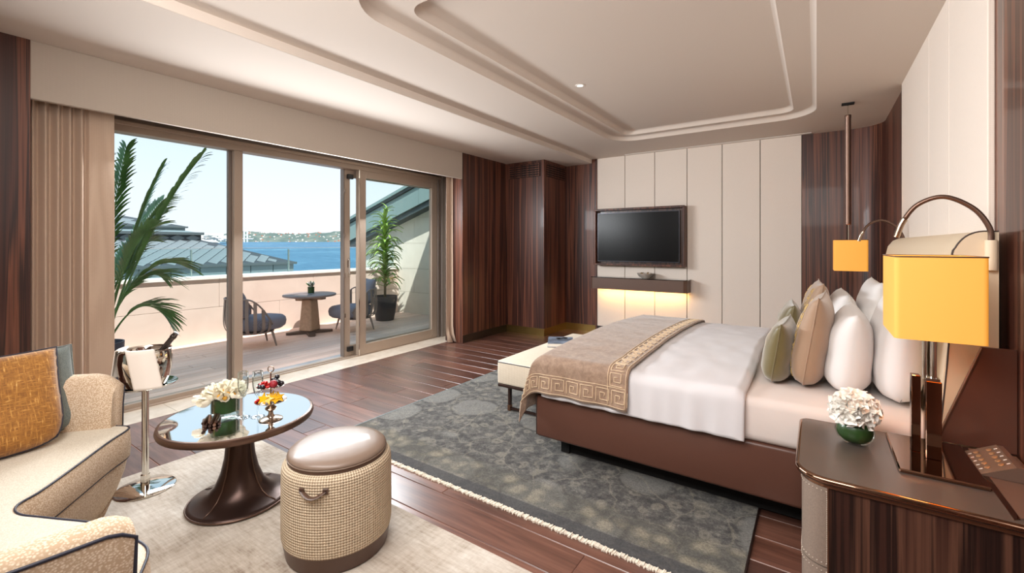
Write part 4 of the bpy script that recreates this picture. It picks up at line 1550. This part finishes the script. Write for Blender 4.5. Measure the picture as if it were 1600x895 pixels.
for z, d in ((.456, .004), (.312, .006)):
    obj('piping', xform(tube([(p.x, p.y, z) for p in offset_loop(seat_out, sgn * d)[len(clp) - 4:] + offset_loop(seat_out, sgn * d)[:4]], .0042, 6), SO), 'navy_piping', so, smooth=True)
# backrest swept along the outer curve
bm = bmesh.new()
rings = []; tops = []
cum = [0.0]
for a, b in zip(clp[:-1], clp[1:]): cum.append(cum[-1] + (b - a).length)
Lc = cum[-1]
for i, p in enumerate(clp):
    t = clp[min(i + 1, len(clp) - 1)] - clp[max(i - 1, 0)]
    t.normalize()
    nn = Vector((t.y, -t.x, 0)) * (1 if sgn > 0 else -1)       # outward
    d = min(cum[i], Lc - cum[i])
    h = .722 + .012 * min(1, d / .5) - (.06 * max(0, 1 - d / .11) ** 2 if cum[i] < Lc / 2 else .025 * max(0, 1 - d / .06) ** 2)
    lean = .02
    sec = [(-.055, .40), (-.058, .50), (-.055 + lean * .6, h - .04), (-.04 + lean, h - .012), (-.015 + lean, h), (.02 + lean, h), (.045 + lean, h - .01), (.055 + lean, h - .03), (.058, .55), (.052, .40), (.03, .22), (-.02, .16)]
    rings.append([bm.verts.new((p.x + nn.x * s, p.y + nn.y * s, z)) for s, z in sec])
    tops.append((p + nn * (.053 + lean)) + Vector((0, 0, h - .022)))
for A, B in zip(rings[:-1], rings[1:]):
    for k in range(len(A)):
        bm.faces.new((A[k], A[(k + 1) % len(A)], B[(k + 1) % len(A)], B[k]))
ends = [list(rings[0]), list(rings[-1])]
for r_ in ends: bm.faces.new(r_)
epts = [[v.co.copy() for v in r_] for r_ in ends]
bmesh.ops.recalc_face_normals(bm, faces=bm.faces)
obj('backrest', xform(bm, SO), 'sofa_weave', so, smooth=45)
obj('piping', xform(tube([epts[0][9], epts[0][8]] + tops + [epts[1][8], epts[1][9]], .0045, 6), SO), 'navy_piping', so, smooth=True)
for fx, fy in ((-2.95, .45), (-2.0, .25), (-2.9, -.15), (-1.95, -.2)):
    obj('foot', xform(lathe([(.02, .011), (.025, .012), (.03, .04)], 14, (fx, fy, 0)), SO), 'bronze_dark', so)

def sofa_cushion(label, mat, w, h, t, x, y, z, lean, yaw, seed, pip):
    return stand_pillow('cushion', label, 'cushion', mat, w, h, t, x, y, z, lean, pi + yaw, seed, pip, None, .05)
sofa_cushion('mustard slub velvet cushion with navy piping on the sofa', 'ochre_velvet', .50, .47, .15, -2.93, .315, .470, radians(25), radians(4), 31, 'navy_piping')
sofa_cushion('grey-teal velvet cushion behind the mustard cushion on the sofa', 'teal_velvet', .42, .43, .10, -3.075, .44, .470, radians(16), radians(12), 32, 'teal_velvet')

# ================================================================== COFFEE TABLE
CT = (-2.61, 1.17, .011)
ct = thing('coffee_table', 'round coffee table with mirrored top and bronze trumpet base', 'coffee table', CT)
obj('table_rim', lathe([(.30, .425), (.352, .425), (.366, .432), (.37, .445), (.366, .460), (.360, .464), (.30, .463)], 72), 'bronze', ct, smooth=40)
obj('mirror_top', lathe([(.0005, .4645), (.352, .4645), (.3535, .4635)], 72, cap=False), 'mirror_top', ct)
tp = [(.235, .0), (.243, .004), (.245, .014), (.24, .02), (.225, .024), (.18, .036), (.145, .06), (.115, .10), (.09, .165), (.074, .24), (.066, .32), (.064, .40), (.068, .424)]
obj('trumpet_base', lathe(tp, 64), 'bronze_dark', ct, smooth=40)
obj('base_ring', tube([(.245 * cos(a), .245 * sin(a), .012) for a in [2 * pi * i / 60 for i in range(60)]], .005, 6, closed=True), 'bronze', ct, smooth=True)
for k in range(4):
    a = radians(22 + 90 * k)
    obj('rib', tube([((r_ + .001) * cos(a), (r_ + .001) * sin(a), z) for r_, z in tp[4:]], .0035, 6), 'bronze', ct, smooth=True)

ZT = .4757
# tulips in a glass vase
tv_ = thing('tulip_vase', 'short round glass vase lined with dark green leaves on the coffee table', 'vase', (-2.665, 1.12, ZT))
obj('glass', lathe([(.062, 0), (.066, .002), (.068, .02), (.068, .10), (.066, .10), (.065, .02), (.05, .014), (.002, .013)], 40), 'vase_glass', tv_, smooth=40)
obj('leaf_lining', lathe([(.01, .022), (.063, .022), (.0635, .092), (.02, .095)], 40), 'leaf_wrap', tv_, smooth=40)
def tulip_mesh():
    bm = bmesh.new()
    for k in range(6):
        a0 = k * pi / 3 + (.3 if k % 2 else 0)
        rr = .022 if k % 2 else .019
        def fn(u, v):
            a = a0 + (u - .5) * 1.45 * (1 - .55 * v ** 3)
            r = rr * (sin(min(1, v * 1.25 + .12) * pi * .62) ** .8) * (1.0 if v < .8 else 1 - .35 * (v - .8))
            return Vector((r * cos(a), r * sin(a), -.004 + .052 * v))
        grid_surface(fn, 6, 8, bm=bm)
    return bm
tul = finish(tulip_mesh(), 'petals'); tul.materials.append(MATS['tulip_white'])
for p in tul.polygons: p.use_smooth = True
hrt = finish(lathe([(.001, .0), (.008, .004), (.010, .016), (.004, .024), (.001, .025)], 10), 'heart'); hrt.materials.append(MATS['tulip_heart'])
rt = random.Random(9)
TL = 'creamy white tulip bloom packed in the vase on the coffee table'
def tulip(pos, d, s, label=TL, grp='tulips in the coffee table vase'):
    t = thing('tulip', label, 'flower', pos, group=grp)
    t.rotation_euler = Vector(d).to_track_quat('Z', 'Y').to_euler()
    for nm, me in (('petals', tul), ('heart', hrt)):
        o = bpy.data.objects.new(nm, me); COL.objects.link(o); o.parent = t
        o.scale = (s, s, s)
vc = Vector((-2.665, 1.12, ZT + .105))
for i in range(30):
    zc = 1 - (i + .5) / 30 * .92
    a = i * 2.39996
    d = Vector((sqrt(1 - zc * zc) * cos(a), sqrt(1 - zc * zc) * sin(a), zc))
    p = vc + Vector((d.x * .066, d.y * .066, d.z * .030 - .004))
    tulip(p, d + Vector((0, 0, .25)), rt.uniform(.95, 1.2))
tulip(vc + Vector((-.07, -.075, -.014)), (-.8, -.7, .0), 1.1, 'creamy white tulip drooping over the left of the vase rim', None)
tulip(vc + Vector((.02, -.085, -.008)), (.3, -1, .25), 1.2, 'open white tulip showing its yellow heart at the vase front', None)

# champagne flutes
def flute(label, x, y):
    t = thing('champagne_flute', label, 'glass', (x, y, ZT), group='champagne flutes')
    obj('foot', lathe([(.034, .0), (.034, .0015), (.008, .005), (.004, .009)], 28), 'drink_glass', t, smooth=40)
    obj('stem', lathe([(.004, .009), (.0032, .05), (.0035, .10), (.006, .113)], 12), 'drink_glass', t, smooth=True)
    obj('bowl', lathe([(.004, .110), (.014, .122), (.022, .145), (.026, .175), (.0265, .21), (.025, .245), (.024, .245), (.0255, .205), (.0245, .172), (.0205, .147), (.012, .126), (.001, .117)], 28, cap=False), 'drink_glass', t, smooth=True)
flute('empty champagne flute beside the tulip vase', -2.541, 1.155)
flute('empty champagne flute beside the fruit stand', -2.487, 1.205)

# two-tier fruit stand
FS = Vector((-2.393, 1.226, ZT))
fs = thing('fruit_stand', 'two-tier silver fruit stand with ring handle on the coffee table', 'fruit stand', FS)
obj('foot', lathe([(.055, 0), (.058, .003), (.05, .008), (.02, .014), (.012, .03), (.011, .042), (.026, .055), (.028, .062), (.016, .074), (.012, .086), (.02, .09)], 36), 'silver_old', fs, smooth=50)
obj('plate', lathe([(.01, .088), (.05, .089), (.076, .099), (.078, .102), (.074, .101), (.05, .093), (.002, .092)], 40), 'silver_old', fs, smooth=50)
obj('post', lathe([(.005, .09), (.004, .12), (.007, .13), (.004, .14), (.004, .175)], 14), 'silver_old', fs, smooth=True)
obj('plate', lathe([(.006, .168), (.04, .169), (.066, .178), (.068, .181), (.064, .180), (.04, .173), (.002, .172)], 40), 'silver_old', fs, smooth=50)
obj('post', lathe([(.004, .17), (.0035, .245), (.005, .25)], 12), 'silver_old', fs, smooth=True)
rg = [(.0155 * cos(a) * .825, .0155 * cos(a) * .565, .266 + .0155 * sin(a)) for a in [2 * pi * i / 24 for i in range(24)]]
obj('ring_handle', tube(rg, .003, 8, closed=True), 'silver_old', fs, smooth=True)
def ball(r, n=12):
    return lathe([(r * sin(pi * k / 8) + 1e-4, -r * cos(pi * k / 8)) for k in range(9)], n)
cur = finish(ball(.0068), 'red_currant'); cur.materials.append(MATS['currant_red'])
grp_ = finish(ball(.0125, 16), 'black_grape'); grp_.materials.append(MATS['grape_black'])
for me in (cur, grp_):
    for p in me.polygons: p.use_smooth = True
def fruit(name, me, pos, label, cat, group):
    o = bpy.data.objects.new(name, me); COL.objects.link(o); o.location = pos
    tag(o, label, cat, group)
rf2 = random.Random(4)
Rv, Fv = RT, FW
def fpos(r, f, z): return FS + Rv * r + Fv * f + Vector((0, 0, z))
k = 0
for lay, (n_, rad) in enumerate(((20, .036), (14, .028), (8, .016))):
    for i in range(n_):
        a = rf2.uniform(0, 6.28); rr = rad * sqrt(rf2.random())
        fruit('red_currant', cur, fpos(-.026 + rr * cos(a), -.02 + rr * sin(a) * .7, .181 + lay * .0105), 'red currant heaped on the upper tier of the fruit stand', 'currant', 'red currants on the upper tier')
for i in range(10):
    a = rf2.uniform(0, 6.28); rr = .02 * sqrt(rf2.random())
    fruit('red_currant', cur, fpos(-.048 + rr * cos(a), -.022 + rr * sin(a) * .8, .104 + (i // 5) * .010), 'red currant heaped on the lower tier of the fruit stand', 'currant', 'red currants on the lower tier')
for (r_, f_, z_) in ((-.05, -.012, .184), (-.03, -.05, .186), (-.012, -.055, .187), (.02, .02, .187), (.042, .012, .187), (.03, -.004, .206), (.014, .005, .208), (.046, -.012, .202), (.005, .03, .188), (.058, -.0, .192), (.028, .012, .222)):
    fruit('black_grape', grp_, fpos(r_, f_, z_), 'dark grape piled on the upper tier of the fruit stand', 'grape', 'dark grapes on the upper tier')
rb = lathe([(.002, -.016), (.014, -.014), (.021, -.004), (.020, .008), (.010, .018), (.002, .019)], 18)
o = obj('raspberry_fruit', rb, 'raspberry', None, tuple(fpos(.034, -.036, .198)), (radians(80), 0, radians(20)), smooth=True)
tag(o, 'deep red berry at the right front of the upper fruit tier', 'berry')
def star():
    pts = []
    for i in range(10):
        a = pi / 2 + i * pi / 5
        r = .034 if i % 2 == 0 else .015
        pts.append((r * cos(a), r * sin(a)))
    bm = prism(pts, -.004, .004)
    bmesh.ops.bevel(bm, geom=bm.edges[:], offset=.0015, segments=1, affect='EDGES')
    return bm
st = finish(star(), 'star_fruit_slice'); st.materials.append(MATS['star_fruit'])
for i, (r_, f_, z_, rx, rz) in enumerate(((-.012, -.052, .126, 68, 10), (.012, -.05, .124, 60, 28), (.034, -.034, .124, 66, 48), (.05, -.016, .122, 62, 66), (.022, -.028, .130, 55, 40))):
    o = bpy.data.objects.new('star_fruit_slice', st); COL.objects.link(o)
    o.location = fpos(r_, f_, z_); o.rotation_euler = (radians(rx), radians(12 * (i % 3)), radians(34 + rz - 20))
    tag(o, 'yellow star fruit slice leaning on the lower fruit tier', 'star fruit', 'star fruit slices on the lower tier')
for i, (r_, f_) in enumerate(((-.03, .035), (.0, .045), (.03, .035))):
    o = obj('chocolate', box(-.014, .014, -.014, .014, 0, .02, .005, 2), 'choc_brown', None, tuple(fpos(r_, f_, .0945)), (0, 0, i * .5))
    tag(o, 'dark chocolate piece at the back of the lower fruit tier', 'chocolate', 'chocolates on the lower tier')

# dark rolled bundle on the table
rb2 = random.Random(8)
RB = 'dark brown rolled stick in the bundle beside the tulip vase'
for i in range(9):
    lay = 0 if i < 5 else 1
    off = (i - 2) * .017 if lay == 0 else (i - 6.5) * .017
    c = Vector((-2.59, 1.025, ZT + .0085 + lay * .0150)) + Vector((cos(radians(60)), sin(radians(60)), 0)) * off
    dd = Vector((cos(radians(-28 + rb2.uniform(-9, 9))), sin(radians(-28 + rb2.uniform(-9, 9))), 0))
    L = rb2.uniform(.05, .065)
    o = obj('rolled_stick', tube([dd * -L, dd * -L * .3, dd * L * .4, dd * L], [.0075, .0085, .0085, .007], 9), 'choc_brown' if i % 3 else 'choc_tan', None, tuple(c), smooth=40)
    tag(o, RB, 'sweet stick', 'rolled sticks on the coffee table')

# ================================================================== ICE BUCKET ON STAND
IS = Vector((-3.17, .915, .0))
ist = thing('pedestal_stand', 'slim polished pedestal stand with a round tray', 'stand', IS)
obj('base_disc', lathe([(.14, .0115), (.143, .014), (.135, .02), (.06, .028), (.02, .034)], 48), 'chrome', ist, smooth=40)
obj('stem', lathe([(.022, .03), (.022, .09), (.0165, .095), (.0165, .56), (.024, .585), (.03, .592)], 24), 'chrome', ist, smooth=35)
obj('tray', lathe([(.03, .590), (.11, .592), (.146, .603), (.151, .612), (.147, .612), (.115, .602), (.002, .601)], 56), 'chrome', ist, smooth=45)
ib = thing('ice_bucket', 'rounded chrome ice bucket on the pedestal stand', 'ice bucket', IS + Vector((0, 0, .602)))
obj('bucket', lathe([(.085, 0), (.098, .004), (.112, .04), (.122, .09), (.126, .14), (.122, .18), (.118, .197), (.124, .203), (.121, .206), (.113, .197), (.117, .15), (.112, .09), (.10, .03), (.002, .012)], 56), 'chrome', ib, smooth=50)
hp = Vector((RT * .8 - FW * .6)).normalized()
for s in (1, -1):
    c = hp * (s * .124) + Vector((0, 0, .165))
    side_ = Vector((-hp.y, hp.x, 0))
    obj('ring_handle', tube([c + side_ * (.016 * cos(a)) + Vector((0, 0, .016 * sin(a))) + hp * (s * .004) for a in [2 * pi * i / 18 for i in range(18)]], .0032, 7, closed=True), 'chrome', ib, smooth=True)
bt = thing('champagne_bottle', 'dark champagne bottle leaning in the ice bucket', 'bottle', IS + Vector((-.035, -.025, .633)))
bt.rotation_euler = (RT * .62 + FW * .05 + Vector((0, 0, .78))).to_track_quat('Z', 'Y').to_euler()
obj('body', lathe([(.002, 0), (.026, .001), (.030, .01), (.030, .13), (.026, .165), (.015, .21), (.0125, .24)], 28), 'bottle_glass', bt, smooth=50)
obj('foil', lathe([(.0135, .235), (.0145, .24), (.014, .30), (.0165, .302), (.0165, .315), (.014, .318), (.0142, .335), (.002, .337)], 20), 'foil_dark', bt, smooth=40)
# napkin over the rim
def nap(u, v):
    w = (u - .5) * .125
    k = v
    A = (-RT * .97 - FW * .25).normalized(); B = (RT * .48 - FW * .88).normalized()
    rim = .215
    if k < .36:
        t = k / .36
        c = IS + A * (.138 - .008 * t + .012 * (1 - t)) + Vector((0, 0, .602 + .05 + (rim - .05) * t))
        sd = Vector((-A.y, A.x, 0))
    elif k < .62:
        t = (k - .36) / .26
        c = IS + A * (.130 * (1 - t)) + B * (.130 * t) + Vector((0, 0, .602 + rim + .004 - .012 * sin(t * pi)))
        sd = (Vector((-A.y, A.x, 0)) * (1 - t) + Vector((-B.y, B.x, 0)) * t).normalized()
    else:
        t = (k - .62) / .38
        c = IS + B * (.132 + .014 * t) + Vector((0, 0, .602 + rim - (rim - .012) * t)) + RT * (.055 * t)
        sd = Vector((-B.y, B.x, 0))
    out = (c - IS); out.z = 0
    bend = -abs(w) ** 1.6 * 1.2
    return c + sd * w + (out.normalized() * bend if out.length > .01 else Vector())
nk = obj('napkin', grid_surface(nap, 14, 40), 'napkin', smooth=True)
s_ = nk.modifiers.new('thickness', 'SOLIDIFY'); s_.thickness = .004
tag(nk, 'folded cream napkin draped over the ice bucket', 'napkin')

# ================================================================== POUF
pf = thing('pouf', 'round woven pouf with leather lid and base', 'pouf', (-1.85, 1.26, .011))
obj('base_band', lathe([(.205, 0), (.222, .006), (.234, .07), (.236, .078)], 64), 'pouf_leather_dark', pf, smooth=40)
obj('woven_body', lathe([(.236, .078), (.240, .10), (.241, .20), (.240, .33), (.239, .385), (.236, .402), (.226, .416), (.212, .421)], 96, uv=True), 'basket_weave', pf, smooth=50)
obj('lid_band', lathe([(.214, .418), (.216, .423), (.216, .434), (.213, .438)], 64), 'pouf_leather_dark', pf, smooth=40)
obj('lid', lathe([(.212, .437), (.216, .441), (.215, .449), (.205, .459), (.175, .468), (.12, .4745), (.06, .477), (.001, .478)], 64), 'pouf_leather', pf, smooth=60)
obj('lid_piping', tube([(.216 * cos(a), .216 * sin(a), .4375) for a in [2 * pi * i / 64 for i in range(64)]], .0028, 6, closed=True), 'pouf_leather', pf, smooth=True)
az = radians(-58)
hpts = []
for i in range(11):
    t = i / 10
    a = az + (t - .5) * .42
    bulge = .012 * sin(t * pi)
    hpts.append(((.243 + bulge) * cos(a), (.243 + bulge) * sin(a), .368 - .022 * sin(t * pi)))
obj('strap_handle', tube(hpts, .011, 8, flat=.35), 'pouf_leather_dark', pf, smooth=40)
for i in (0, 10):
    p = Vector(hpts[i]); d = Vector((p.x, p.y, 0)).normalized()
    a_ = az + (i / 10 - .5) * .42
    bm = box(-.003, .004, -.011, .011, -.011, .011, .001, 1)
    xform(bm, Matrix.Translation(p) @ Matrix.Rotation(a_, 4, 'Z'))
    pt = obj('strap_patch', bm, 'pouf_leather_dark', pf)
    obj('stud', tube([p + d * .003, p + d * .009], [.0055, .004], 10), 'bronze_dark', pt)
# ================================================================== TERRACE FURNITURE
def terrace_chair(label, x, y, rz):
    t = thing('terrace_chair', label, 'chair', (x, y, -.008), rz)
    r = .345
    def rail(a):
        k = abs(a)
        z = .68 if k < 62 else .68 - .36 * (1 - cos(radians(min(1, (k - 62) / 56) * 90)))
        return Vector((-r * cos(radians(a)), r * sin(radians(a)), z))
    obj('arm_rail', tube([rail(-118 + 236 * i / 48) for i in range(49)], .011, 7), 'chair_metal', t, smooth=True)
    for i in range(15):
        a = -112 + i * 16
        top = rail(a); d = Vector((-cos(radians(a)), sin(radians(a)), 0)); sd = Vector((-d.y, d.x, 0))
        pts = [top, Vector((d.x * (r + .012), d.y * (r + .012), max(.30, top.z * .55))), Vector((d.x * .325, d.y * .325, .25)), Vector((d.x * .25, d.y * .25, .205))]
        if top.z < .42:
            pts = [top] + pts[2:]
        bm = bmesh.new()
        P = catmull(pts, 5)
        A = [(bm.verts.new(p - sd * .021 - d * .003), bm.verts.new(p + sd * .021 - d * .003), bm.verts.new(p + sd * .021 + d * .003), bm.verts.new(p - sd * .021 + d * .003)) for p in P]
        for q, s in zip(A[:-1], A[1:]):
            for k in range(4):
                bm.faces.new((q[k], q[(k + 1) % 4], s[(k + 1) % 4], s[k]))
        bm.faces.new(A[0]); bm.faces.new(list(reversed(A[-1])))
        bmesh.ops.recalc_face_normals(bm, faces=bm.faces)
        obj('slat', bm, 'chair_metal', t)
    obj('seat_pan', lathe([(.24, .19), (.26, .195), (.26, .212), (.24, .218)], 36), 'chair_metal', t, smooth=40)
    bm = lathe([(.20, .225), (.275, .235), (.315, .27), (.325, .33), (.315, .375), (.285, .402), (.20, .418), (.001, .424)], 40)
    xform(bm, Matrix.Translation((.07, 0, 0)) @ Matrix.Diagonal((1.08, .95, 1, 1)))
    obj('seat_cushion', bm, 'outdoor_cushion', t, smooth=60)
    bm = pillow_mesh(.52, .47, .18, x * 3)
    xform(bm, Matrix.Translation((-.19, 0, .62)) @ Matrix.Rotation(radians(-16), 4, 'Y') @ Matrix(((0, 0, 1, 0), (1, 0, 0, 0), (0, 1, 0, 0), (0, 0, 0, 1))))
    bmesh.ops.recalc_face_normals(bm, faces=bm.faces)
    obj('back_cushion', bm, 'outdoor_cushion', t, smooth=True)
    for sx, sy in ((1, 1), (1, -1), (-1, 1), (-1, -1)):
        obj('leg', tube([(sx * .19, sy * .19, .20), (sx * .235, sy * .225, .0)], [.019, .010], 8), 'chair_metal', t, smooth=40)
    return t
terrace_chair('slatted barrel chair with dark cushions left of the terrace table', -6.52, 3.10, radians(78))
terrace_chair('slatted barrel chair with dark cushions right of the terrace table', -6.38, 4.66, radians(-105))
tt = thing('terrace_table', 'round grey terrace table on a tapered timber pedestal', 'table', (-6.70, 4.05, -.008), radians(20))
obj('table_top', lathe([(.30, .585), (.385, .598), (.395, .604), (.395, .625), (.385, .63)], 48), 'teak_top', tt, smooth=30)
obj('under_frame', box(-.26, .26, -.06, .06, .545, .586, .008, 1), 'teak_table', tt)
obj('under_frame', box(-.06, .06, -.26, .26, .545, .586, .008, 1), 'teak_table', tt)
bm = bmesh.new()
vb = [bm.verts.new((sx * .115, sy * .115, .05)) for sx, sy in ((-1, -1), (1, -1), (1, 1), (-1, 1))]
vt = [bm.verts.new((sx * .085, sy * .085, .55)) for sx, sy in ((-1, -1), (1, -1), (1, 1), (-1, 1))]
for k in range(4): bm.faces.new((vb[k], vb[(k + 1) % 4], vt[(k + 1) % 4], vt[k]))
bm.faces.new(list(reversed(vb))); bm.faces.new(vt)
bmesh.ops.bevel(bm, geom=bm.edges[:], offset=.012, segments=1, affect='EDGES')
obj('pedestal', bm, 'teak_table', tt)
for k in range(4):
    bm = prism([(.05, -.06), (.30, -.05), (.34, -.03), (.34, .03), (.30, .05), (.05, .06)], 0, .055)
    for v in bm.verts:
        if v.co.z > .03 and v.co.x > .2: v.co.z = .035
    xform(bm, Matrix.Rotation(radians(90 * k + 45), 4, 'Z'))
    obj('foot', bm, 'teak_dark', tt)
mg = thing('magazine', 'thin pale magazine lying on the terrace table', 'magazine', (-6.60, 3.90, .6225), radians(35))
obj('pages', box(-.1, .1, -.14, .14, 0, .008), 'paper', mg)
obj('cover', box(-.102, .102, -.142, .142, .008, .010), 'book_cover', mg)
sp = thing('table_plant', 'small green glass pot of pale flowers on the terrace table', 'plant', (-6.78, 4.12, .6225))
obj('pot', lathe([(.042, 0), (.05, .004), (.052, .10), (.048, .10), (.045, .01)], 24), 'leaf_wrap', sp, smooth=40)
rs = random.Random(2)
lf = bmesh.new(); grid_surface(lambda u, v: Vector(((u - .5) * .022 * sin(pi * min(1, v + .08)), .012 * sin(u * pi), v * .085)), 3, 5, bm=lf)
lfm = finish(lf, 'petal'); lfm.materials.append(MATS['petal_white'])
lf2 = lfm.copy(); lf2.materials.clear(); lf2.materials.append(MATS['palm_leaf'])
for i in range(34):
    o = bpy.data.objects.new('petal' if i % 3 else 'leaf', lfm if i % 3 else lf2); COL.objects.link(o); o.parent = sp
    a = i * 2.4; o.location = (.02 * cos(a), .02 * sin(a), .095)
    o.rotation_euler = (rs.uniform(.1, .95), 0, a)
    o.scale = (1.3, 1.3, rs.uniform(.8, 1.25))

# ================================================================== PLANTS
# dracaena
dr_ = thing('potted_dracaena', 'tall leafy dracaena in a dark tapered pot at the terrace corner', 'plant', (-6.72, 5.57, -.008))
obj('pot', lathe([(.15, 0), (.165, .005), (.20, .20), (.225, .40), (.23, .455), (.215, .455), (.205, .40), (.01, .39)], 36), 'pot_dark', dr_, smooth=40)
obj('soil', lathe([(.001, .41), (.20, .405)], 24), 'soil', dr_)
def strap(u, v):
    w = .026 * sin(pi * (v * .86 + .12)) ** .7 * (1 - .15 * v)
    return Vector(((u - .5) * 2 * w, .30 * v - .02 * v * v, .10 * sin(v * 2.2) - .09 * v ** 2.4 - .018 * abs(u - .5) * 0 + .012 * (abs(u - .5) * 2) ** 2))
leaf_me = finish(grid_surface(strap, 2, 7), 'leaf'); leaf_me.materials.append(MATS['dracaena_leaf'])
for p in leaf_me.polygons: p.use_smooth = True
rl = random.Random(13)
for ci, (cx, cy, ht, zlo) in enumerate(((0.0, 0.0, 1.92, 1.15), (-.07, .06, 1.50, .95), (.07, -.05, 1.12, .62))):
    obj('cane', tube([(cx * .6, cy * .6, .40), (cx, cy, ht * .6), (cx * 1.05, cy * 1.05, ht - .05)], [.022, .019, .014], 8), 'stem_brown', dr_, smooth=True)
    n = 62 if ci == 0 else 46
    for i in range(n):
        k = i / (n - 1)
        z = zlo + (ht - zlo) * k
        a = i * 2.39996
        up = radians(-2 + 66 * k ** 2.2 + rl.uniform(-12, 12))
        s = rl.uniform(1.0, 1.4) * (1 - .15 * k)
        o = bpy.data.objects.new('leaf', leaf_me); COL.objects.link(o); o.parent = dr_
        o.matrix_local = Matrix.Translation((cx, cy, z)) @ Matrix.Rotation(a, 4, 'Z') @ Matrix.Rotation(up, 4, 'X') @ Matrix.Scale(s, 4)
# palm
pm = thing('potted_palm', 'feathery potted palm half hidden behind the left curtain', 'plant', (-5.75, 1.30, -.008))
obj('pot', lathe([(.14, 0), (.155, .005), (.18, .25), (.188, .44), (.188, .46), (.175, .46), (.17, .4), (.01, .38)], 36), 'pot_blue', pm, smooth=40)
obj('soil', lathe([(.001, .40), (.17, .395)], 24), 'soil', pm)
def frond(base, tip, bow, nl, ll, seed):
    """arching rachis with paired leaflets, one mesh"""
    r0 = random.Random(seed)
    b, t = Vector(base), Vector(tip)
    mid = (b + t) / 2 + Vector((0, 0, bow))
    pts = [b * (1 - s) ** 2 + mid * 2 * s * (1 - s) + t * s * s for s in [i / 24 for i in range(25)]]
    bm = tube(pts, [.009 * (1 - .8 * i / 24) + .0015 for i in range(25)], 6)
    for i in range(nl):
        s = .34 + .65 * i / (nl - 1)
        f_ = s * 24; k = min(23, int(f_))
        p = pts[k].lerp(pts[k + 1], f_ - k)
        tan = (pts[min(24, k + 1)] - pts[max(0, k - 1)]).normalized()
        side_ = tan.cross(Vector((0, 0, 1)))
        side_ = side_.normalized() if side_.length > .05 else Vector((1, 0, 0))
        for sg in (1, -1):
            L = ll * (.45 + .75 * sin(pi * min(1, .18 + (s - .34) * 1.05))) * r0.uniform(.85, 1.1)
            d = (tan * .95 + side_ * sg * .75 + Vector((0, 0, r0.uniform(.0, .22)))).normalized()
            wd = d.cross(Vector((0, 0, 1))).normalized() * (.5) + Vector((0, 0, .4))
            wd = (wd - d * wd.dot(d)).normalized()
            prev = None
            for j in range(6):
                v = j / 5
                c = p + d * (L * v) + Vector((0, 0, -.30 * L * v ** 2.2))
                w = .0105 * sin(pi * (v * .9 + .08)) ** .8 + .0006
                cur_ = (bm.verts.new(c - wd * w), bm.verts.new(c + wd * w))
                if prev:
                    bm.faces.new((prev[0], prev[1], cur_[1], cur_[0]))
                prev = cur_
    return bm
FR = [((.55, .74, 2.40), .55), ((.15, .50, 2.28), .5), ((-.2, .62, 1.95), .55), ((.1, .50, 1.76), .62), ((.25, .66, 1.18), .85), ((.0, .55, 1.04), .75), ((.2, .52, .60), .7), ((-.1, .25, 2.5), .3), ((.2, -.1, 2.5), .3), ((.1, -.6, 2.1), .5), ((-.5, -.2, 2.0), .6), ((.5, -.5, 1.5), .7), ((-.3, .45, 1.45), .7), ((.45, .35, 1.62), .7)]
for i, (tip, bow) in enumerate(FR):
    a = i * 2.4
    obj('frond', frond((.05 * cos(a), .05 * sin(a), .39), (tip[0] * .9, tip[1] * .92, (tip[2] - 1.4) * .92 + 1.4), bow * .7, 26, .31, i), 'palm_leaf', pm, smooth=True)
